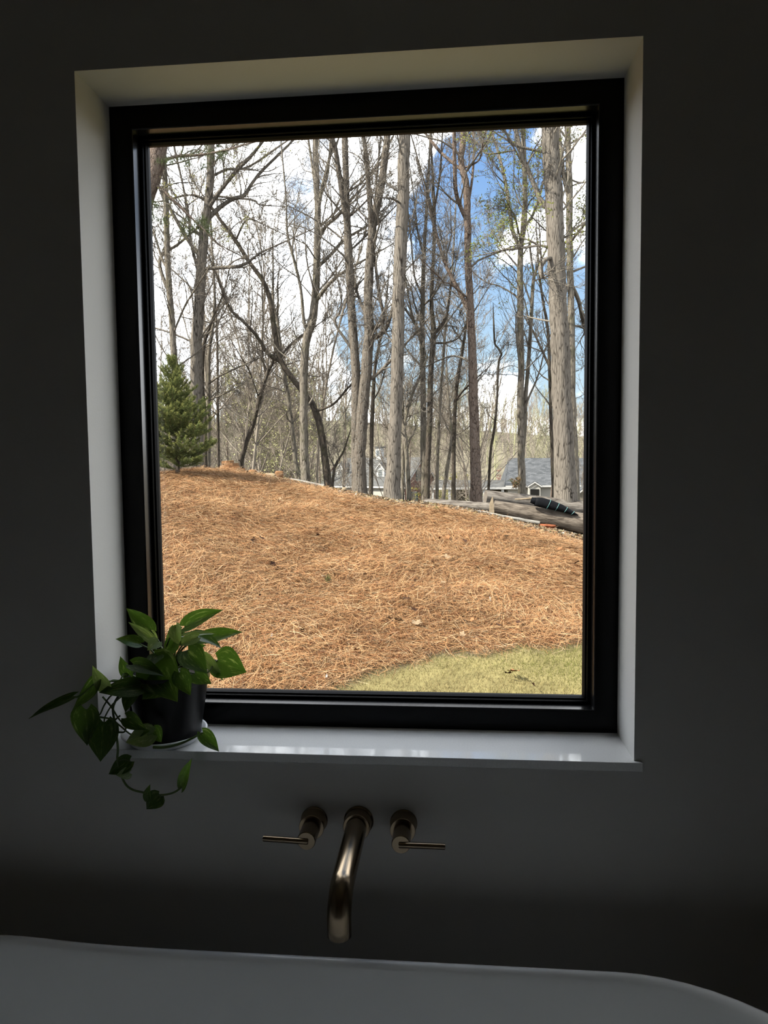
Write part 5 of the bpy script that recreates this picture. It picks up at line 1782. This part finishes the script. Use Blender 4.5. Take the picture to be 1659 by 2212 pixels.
scrap('white_petal', 'white folded scrap lying where the straw meets the lawn', 705, 1473, [(-.012, -.03), (.014, -.026), (.02, .02), (.004, .034), (-.008, .01)], .006, M_white, 'scrap', .5)
scrap('pale_petal', 'pale cream scrap on the straw above the pothos leaves', 587, 1383, [(-.016, -.03), (.012, -.034), (.016, .03), (-.004, .036)], .006, M_white, 'scrap', .5)
scrap('white_petal', 'thin white sliver standing in the straw at lower right', 1059, 1304, [(-.008, -.03), (.012, -.034), (.006, .04), (-.014, .05)], .006, M_white, 'scrap', .3)

# ------------------------------------------------------------------ houses in the valley
def quad_uv(bm, vs, su=1.0):
    f = bm.faces.new(vs)
    uv = bm.loops.layers.uv.verify()
    p = [v.co for v in vs]
    u = (p[1] - p[0]).normalized()
    nrm = (p[1] - p[0]).cross(p[-1] - p[0]).normalized()
    w = nrm.cross(u)
    for l in f.loops:
        d = l.vert.co - p[0]
        l[uv].uv = (d.dot(u) * su, d.dot(w) * su)
    return f


def solid(name, faces, mat, parent):
    """faces: lists of points; closed solid with metric uv"""
    bm = bmesh.new()
    for pts in faces:
        quad_uv(bm, [bm.verts.new(p) for p in pts])
    me = bpy.data.meshes.new(name)
    bm.to_mesh(me)
    bm.free()
    return link_mesh(name, me, mat, parent)


def slab(name, pts, th, mat, parent):
    """thick sheet over pts (a polygon), thickness along its normal"""
    p = [Vector(q) for q in pts]
    n = (p[1] - p[0]).cross(p[-1] - p[0]).normalized() * th
    top = [q + n for q in p]
    fs = [top, p[::-1]]
    for i in range(len(p)):
        j = (i + 1) % len(p)
        fs.append([p[i], p[j], top[j], top[i]])
    return solid(name, fs, mat, parent)


def window(parent, o, ux, w, h, mat_f=None, nx=2, nz=2, shutters=False, nout=None):
    """o: centre (local), ux: unit vector along the wall, nout: outward normal"""
    o, ux, nout = Vector(o), Vector(ux), Vector(nout)
    uz = Vector((0, 0, 1))

    def bar(name, cx, cz, bw, bh, d0, d1, mat, par):
        bm = bmesh.new()
        vs = []
        for dd in (d0, d1):
            for sx, sz in ((-1, -1), (1, -1), (1, 1), (-1, 1)):
                vs.append(bm.verts.new(o + ux * (cx + sx * bw / 2) + uz * (cz + sz * bh / 2) + nout * dd))
        for f in [(0, 1, 2, 3), (7, 6, 5, 4), (0, 4, 5, 1), (1, 5, 6, 2), (2, 6, 7, 3), (3, 7, 4, 0)]:
            bm.faces.new([vs[i] for i in f])
        return bm_obj(name, bm, mat, par)
    t = .09
    bm = bmesh.new()
    win_o = bar('window', 0, 0, w + 2 * t, h + 2 * t, -.02, .03, M_trimw, parent)
    pw, ph_ = (w - .05 * (nx - 1)) / nx, (h - .05 * (nz - 1)) / nz
    for i in range(nx):
        for j in range(nz):
            bar('pane', -w / 2 + pw / 2 + i * (pw + .05), -h / 2 + ph_ / 2 + j * (ph_ + .05), pw, ph_, .028, .045, M_pane, win_o)
    if shutters:
        for s in (-1, 1):
            bar('shutter', s * (w / 2 + t + .2), 0, .36, h + .15, 0, .06, M_shutter, parent)
    return win_o


TH = math.radians(27)
E0 = at(874, 1047, 100)
ha = empty('brick_house', (E0[0], 100, -6.2), 'grey-roofed house with white dormers and a red brick gable down the valley', 'house', rz=-TH)
ez = E0[2] + 6.2
Lh, Dh, Rh = 14.6, 9.3, 3.75
fs = lambda *a: [list(map(Vector, q)) for q in a]
solid('front_wall', fs([(-Lh, 0, 0), (0, 0, 0), (0, 0, ez), (-Lh, 0, ez)], [(-Lh, .25, 0), (-Lh, .25, ez), (0, .25, ez), (0, .25, 0)], [(-Lh, 0, ez), (0, 0, ez), (0, .25, ez), (-Lh, .25, ez)]), M_siding, ha)
solid('gable_wall', fs([(0, 0, 0), (0, Dh, 0), (0, Dh, ez), (0, Dh / 2, ez + Rh - .1), (0, 0, ez)], [(-.25, 0, 0), (-.25, 0, ez), (-.25, Dh / 2, ez + Rh - .1), (-.25, Dh, ez), (-.25, Dh, 0)]), M_brick, ha)
solid('gable_wall', fs([(-Lh, 0, 0), (-Lh, 0, ez), (-Lh, Dh / 2, ez + Rh - .1), (-Lh, Dh, ez), (-Lh, Dh, 0)], [(-Lh + .25, 0, 0), (-Lh + .25, Dh, 0), (-Lh + .25, Dh, ez), (-Lh + .25, Dh / 2, ez + Rh - .1), (-Lh + .25, 0, ez)]), M_brick, ha)
solid('back_wall', fs([(0, Dh, 0), (-Lh, Dh, 0), (-Lh, Dh, ez), (0, Dh, ez)], [(0, Dh - .25, 0), (0, Dh - .25, ez), (-Lh, Dh - .25, ez), (-Lh, Dh - .25, 0)]), M_siding, ha)
ov = .35
sl = Rh / (Dh / 2)
slab('roof_slope', [(-Lh - .3, -ov, ez - ov * sl), (.3, -ov, ez - ov * sl), (.3, Dh / 2, ez + Rh), (-Lh - .3 + 1.6, Dh / 2, ez + Rh)], .12, M_roof, ha)
slab('roof_slope', [(.3, Dh + ov, ez - ov * sl), (-Lh - .3, Dh + ov, ez - ov * sl), (-Lh - .3 + 1.6, Dh / 2, ez + Rh), (.3, Dh / 2, ez + Rh)], .12, M_roof, ha)
box('fascia', (-Lh - .3, -ov - .06, ez - ov * sl - .22), (.3, -ov, ez - ov * sl + .04), M_trimw, ha)
for (y0, y1) in ((-ov, Dh / 2), (Dh + ov, Dh / 2)):
    p0, p1 = Vector((.31, y0, ez + (-ov * sl) - .2)), Vector((.31, y1, ez + Rh - .2))
    solid('rake_board', fs([p0, p1, p1 + Vector((0, 0, .26)), p0 + Vector((0, 0, .26))], [p0 + Vector((.06, 0, 0)), p0 + Vector((.06, 0, .26)), p1 + Vector((.06, 0, .26)), p1 + Vector((.06, 0, 0))]), M_trimw, ha)
for dxx in (-4.7, -11.8):
    # dormer: front wall, cheeks and a little pitched roof
    w, fy, z0, z1, zp_ = .66, 1.15, ez + .85, ez + 2.25, ez + 3.0
    yb_top = z1 / sl - ez / sl
    dm = solid('dormer', fs([(dxx - w, fy, z0), (dxx + w, fy, z0), (dxx + w, fy, z1), (dxx, fy, zp_), (dxx - w, fy, z1)],
                            [(dxx + w, fy, z0), (dxx + w, (z1 - ez) / sl + .1, z1), (dxx + w, fy, z1)], [(dxx - w, fy, z0), (dxx - w, fy, z1), (dxx - w, (z1 - ez) / sl + .1, z1)]), M_trimw, ha)
    for s in (-1, 1):
        e = .14
        slab('dormer_roof', [(dxx + s * (w + e), fy - e, z1 - e * .9), (dxx, fy - e, zp_ + .03), (dxx, (zp_ - ez) / sl + .1, zp_ + .03), (dxx + s * (w + e), (z1 - ez) / sl, z1 - e * .9)], .07 * (-s), M_roof, dm)
        q0, q1 = Vector((dxx + s * (w + e), fy - e - .02, z1 - e * .9)), Vector((dxx, fy - e - .02, zp_ + .03))
        solid('barge_board', fs([q0, q1, q1 - Vector((0, 0, .17)), q0 - Vector((0, 0, .17))], [q0 - Vector((0, .05, 0)), q0 - Vector((0, .05, .17)), q1 - Vector((0, .05, .17)), q1 - Vector((0, .05, 0))]), M_trimw, dm)
    window(dm, (dxx, fy - .01, (z0 + z1) / 2 - .05), (1, 0, 0), .62, 1.15, nx=3, nz=4, nout=(0, -1, 0))
window(ha, (0.01, 4.0, ez + 1.35), (0, 1, 0), .8, 1.7, nx=1, nz=2, shutters=True, nout=(1, 0, 0))
window(ha, (0.01, 2.7, ez - 2.0), (0, 1, 0), .8, 1.7, nx=1, nz=2, shutters=True, nout=(1, 0, 0))
window(ha, (0.01, 5.6, ez - 2.0), (0, 1, 0), .8, 1.7, nx=1, nz=2, shutters=True, nout=(1, 0, 0))
window(ha, (-2.4, -.01, ez - 2.4), (1, 0, 0), 1.6, 1.9, nx=2, nz=2, nout=(0, -1, 0))
window(ha, (-8.5, -.01, ez - 2.4), (1, 0, 0), 1.2, 1.9, nx=2, nz=2, nout=(0, -1, 0))
cx = -7.0
cup = box('cupola', (cx - .45, Dh / 2 - .45, ez + Rh - .6), (cx + .45, Dh / 2 + .45, ez + Rh + 1.55), M_trimw, ha)
window(cup, (cx, Dh / 2 - .46, ez + Rh + .75), (1, 0, 0), .55, .8, nx=1, nz=1, nout=(0, -1, 0))
slab('cupola_roof', [(cx - .6, Dh / 2 - .6, ez + Rh + 1.55), (cx + .6, Dh / 2 - .6, ez + Rh + 1.55), (cx + .6, Dh / 2 + .6, ez + Rh + 1.55), (cx - .6, Dh / 2 + .6, ez + Rh + 1.55)], .18, M_roof, cup)

# right-hand house with breezeway
YB = 86.0
def wp(px, py):
    p = at(px, py, YB)
    return p
gz = -5.6
B0 = wp(1107, 991)
hb = empty('white_house', (wp(1180, 1051)[0], YB, gz), 'cream house with a big slate grey roof at the right end of the valley', 'house')
ob = np.array(hb.location)
def lp(px, py, dy=0.0):
    p = at(px, py, YB) - ob
    return Vector((p[0], p[1] + dy, p[2]))
e0, e1 = lp(1092, 1050), lp(1300, 1051)
r0_, r1_ = lp(1107, 991, 4.5), lp(1300, 991, 4.5)
box('front_wall', (e0.x + .3, .4, 0), (e1.x, .65, e0.z), M_siding, hb)
box('side_wall', (e0.x + .3, .65, 0), (e0.x + .55, 8.6, e0.z), M_siding, hb)
slab('roof_slope', [e0 + Vector((0, 0, 0)), e1, r1_, r0_], .14, M_roof2, hb)
slab('roof_slope', [e1 + Vector((0, 9, 0)), e0 + Vector((0, 9, 0)), r0_, r1_], .14, M_roof2, hb)
slab('roof_hip', [e0 + Vector((0, 9, 0)), e0, r0_], .14, M_roof2, hb)
box('fascia', (e0.x, -.08, e0.z - .16), (e1.x, 0, e0.z + .06), M_trimw, hb)
# gabled porch
pc, pl, pr_ = lp(1152, 1041), lp(1138, 1049), lp(1167, 1049)
pf = -1.2
zb_ = 0
pw0, pw1, pz, pk_ = pl.x + .12, pr_.x - .12, pl.z, pc.z
po = solid('porch', fs([(pw0, pf, 0), (pw1, pf, 0), (pw1, pf, pz), ((pw0 + pw1) / 2, pf, pk_ - .05), (pw0, pf, pz)], [(pw1, pf, 0), (pw1, .4, 0), (pw1, .4, pz), (pw1, pf, pz)], [(pw0, .4, 0), (pw0, pf, 0), (pw0, pf, pz), (pw0, .4, pz)]), M_siding, hb)
mx_ = (pw0 + pw1) / 2
for s, xx in ((-1, pl.x - .05), (1, pr_.x + .05)):
    slab('porch_roof', [(xx, pf - .15, pz - .05), (mx_, pf - .15, pk_ + .05), (mx_, 1.5, pk_ + .05), (xx, 1.0, pz - .05)], .08 * (-s), M_roof2, po)
    q0, q1 = Vector((xx, pf - .17, pz - .03)), Vector((mx_, pf - .17, pk_ + .07))
    solid('barge_board', fs([q0, q1, q1 - Vector((0, 0, .16)), q0 - Vector((0, 0, .16))], [q0 - Vector((0, .05, 0)), q0 - Vector((0, .05, .16)), q1 - Vector((0, .05, .16)), q1 - Vector((0, .05, 0))]), M_trimw, po)
d0, d1 = lp(1143, 1056), lp(1162, 1067)
box('porch_opening_shade', (d0.x, pf - .04, d1.z - .6), (d1.x, pf + .02, d0.z), M_dark, po)  # flat dark sheet painted as the shade inside the porch opening
# right wing gable at the frame
g0 = lp(1246, 1046, -2)
solid('wing', fs([(g0.x, -2, 0), (g0.x + 6, -2, 0), (g0.x + 6, -2, g0.z - .8), (g0.x + 3, -2, g0.z + 1.4), (g0.x, -2, g0.z - .8)], [(g0.x, .4, 0), (g0.x, -2, 0), (g0.x, -2, g0.z - .8), (g0.x, .4, g0.z - .8)]), M_tan, hb)
for s in (-1, 1):
    xx = g0.x + 3 + s * 3.3
    slab('wing_roof', [(xx, -2.3, g0.z - 1.0), (g0.x + 3, -2.3, g0.z + 1.55), (g0.x + 3, 3.2, g0.z + 1.55), (xx, 1, g0.z - 1.0)], .1 * (-s), M_roof2, hb)
    q0, q1 = Vector((xx, -2.33, g0.z - .95)), Vector((g0.x + 3, -2.33, g0.z + 1.6))
    solid('barge_board', fs([q0, q1, q1 - Vector((0, 0, .2)), q0 - Vector((0, 0, .2))], [q0 - Vector((0, .05, 0)), q0 - Vector((0, .05, .2)), q1 - Vector((0, .05, .2)), q1 - Vector((0, .05, 0))]), M_trimw, hb)
window(hb, (g0.x + 1.2, -2.01, g0.z - 2.0), (1, 0, 0), .8, 1.4, nx=1, nz=2, nout=(0, -1, 0))
# breezeway: low roof, fascia, posts, back wall
b0, b1 = lp(928, 1054), lp(1128, 1054)
br0, br1 = lp(936, 1040, 2.2), lp(1105, 1040, 2.2)
slab('breezeway_roof', [b0, b1, br1, br0], .12, M_roof, hb)
slab('breezeway_roof', [b1 + Vector((0, 4.4, 0)), b0 + Vector((0, 4.4, 0)), br0, br1], .12, M_roof, hb)
box('breezeway_fascia', (b0.x, -.07, b0.z - .22), (b1.x, 0, b0.z + .05), M_trimw, hb)
for px in (934, 971, 1046, 1086):
    x = lp(px, 1060).x
    box('post', (x - .16, .1, 0), (x + .16, .4, b0.z - .1), M_trimw, hb)
bx0, bx1 = lp(985, 1060).x, lp(1100, 1060).x
box('breezeway_wall', (bx0, 4.0, 0), (bx1, 4.2, b0.z - .1), M_tan, hb)
# chimney with a cap
c0, c1 = lp(1247, 963, 5), lp(1257, 992, 5)
ch = box('chimney', (c0.x, 4.6, c1.z - 1.2), (c1.x, 5.2, c0.z - .12), M_brick, hb)
box('chimney_cap', (c0.x - .06, 4.54, c0.z - .12), (c1.x + .06, 5.26, c0.z), M_brick, ch)

# yellow bush and red tree beside the houses
def bush(label, c, size, colr, seed, name, cat, n=420, ls=.09):
    r = np.random.default_rng(seed)
    t = empty(name, c, label, cat)
    b = np.zeros((14, 3)) + r.normal(0, .15, (14, 3)) * [1, 1, 0]
    d = norm(r.normal(0, .5, (14, 3)) + [0, 0, 1])
    Pq, Rq = grow(r, b, d, r.uniform(.6, 1.0, 14) * size[2], np.full(14, .035), 7, .14, .05, .3)
    Pq[:, :, 0] *= size[0]
    V, F = tubes(Pq, Rq, 4)
    link_mesh('stems', np_mesh('stems', V, [F], M_twig), M_twig, t)
    acc = Acc()
    q = Pq[:, 2:].reshape(-1, 3)
    q = q[r.integers(0, len(q), n)] + r.normal(0, .22, (n, 3))
    add_leaflets(acc, r, q, 4, ls, colr, .15)
    o = link_mesh('blossom', acc.mesh('blossom', M_newleaf), M_newleaf, t)
    o['kind'] = 'stuff'
    return t


for i, (px, py, y, h) in enumerate([(948, 1012, 110, 2.9), (955, 1020, 95, 5.4)]):
    top = at(px, py, y)
    z = float(terrain(top[0], y))
    bush(['yellow flowering bush behind the breezeway roof', 'tall yellow green bush standing under the breezeway'][i], (top[0], y, z), (1.3, 1, top[2] - z), [(.62, .56, .10), (.50, .47, .12)][i], 40 + i, 'yellow_bush', 'bush', 700, .13)
top = at(1088, 1008, 104)
bush('small tree with crimson spring foliage left of the slate roof', (top[0], 104, float(terrain(top[0], 104))), (.7, 1, top[2] - float(terrain(top[0], 104))), (.42, .06, .07), 45, 'crimson_tree', 'tree', 500, .12)
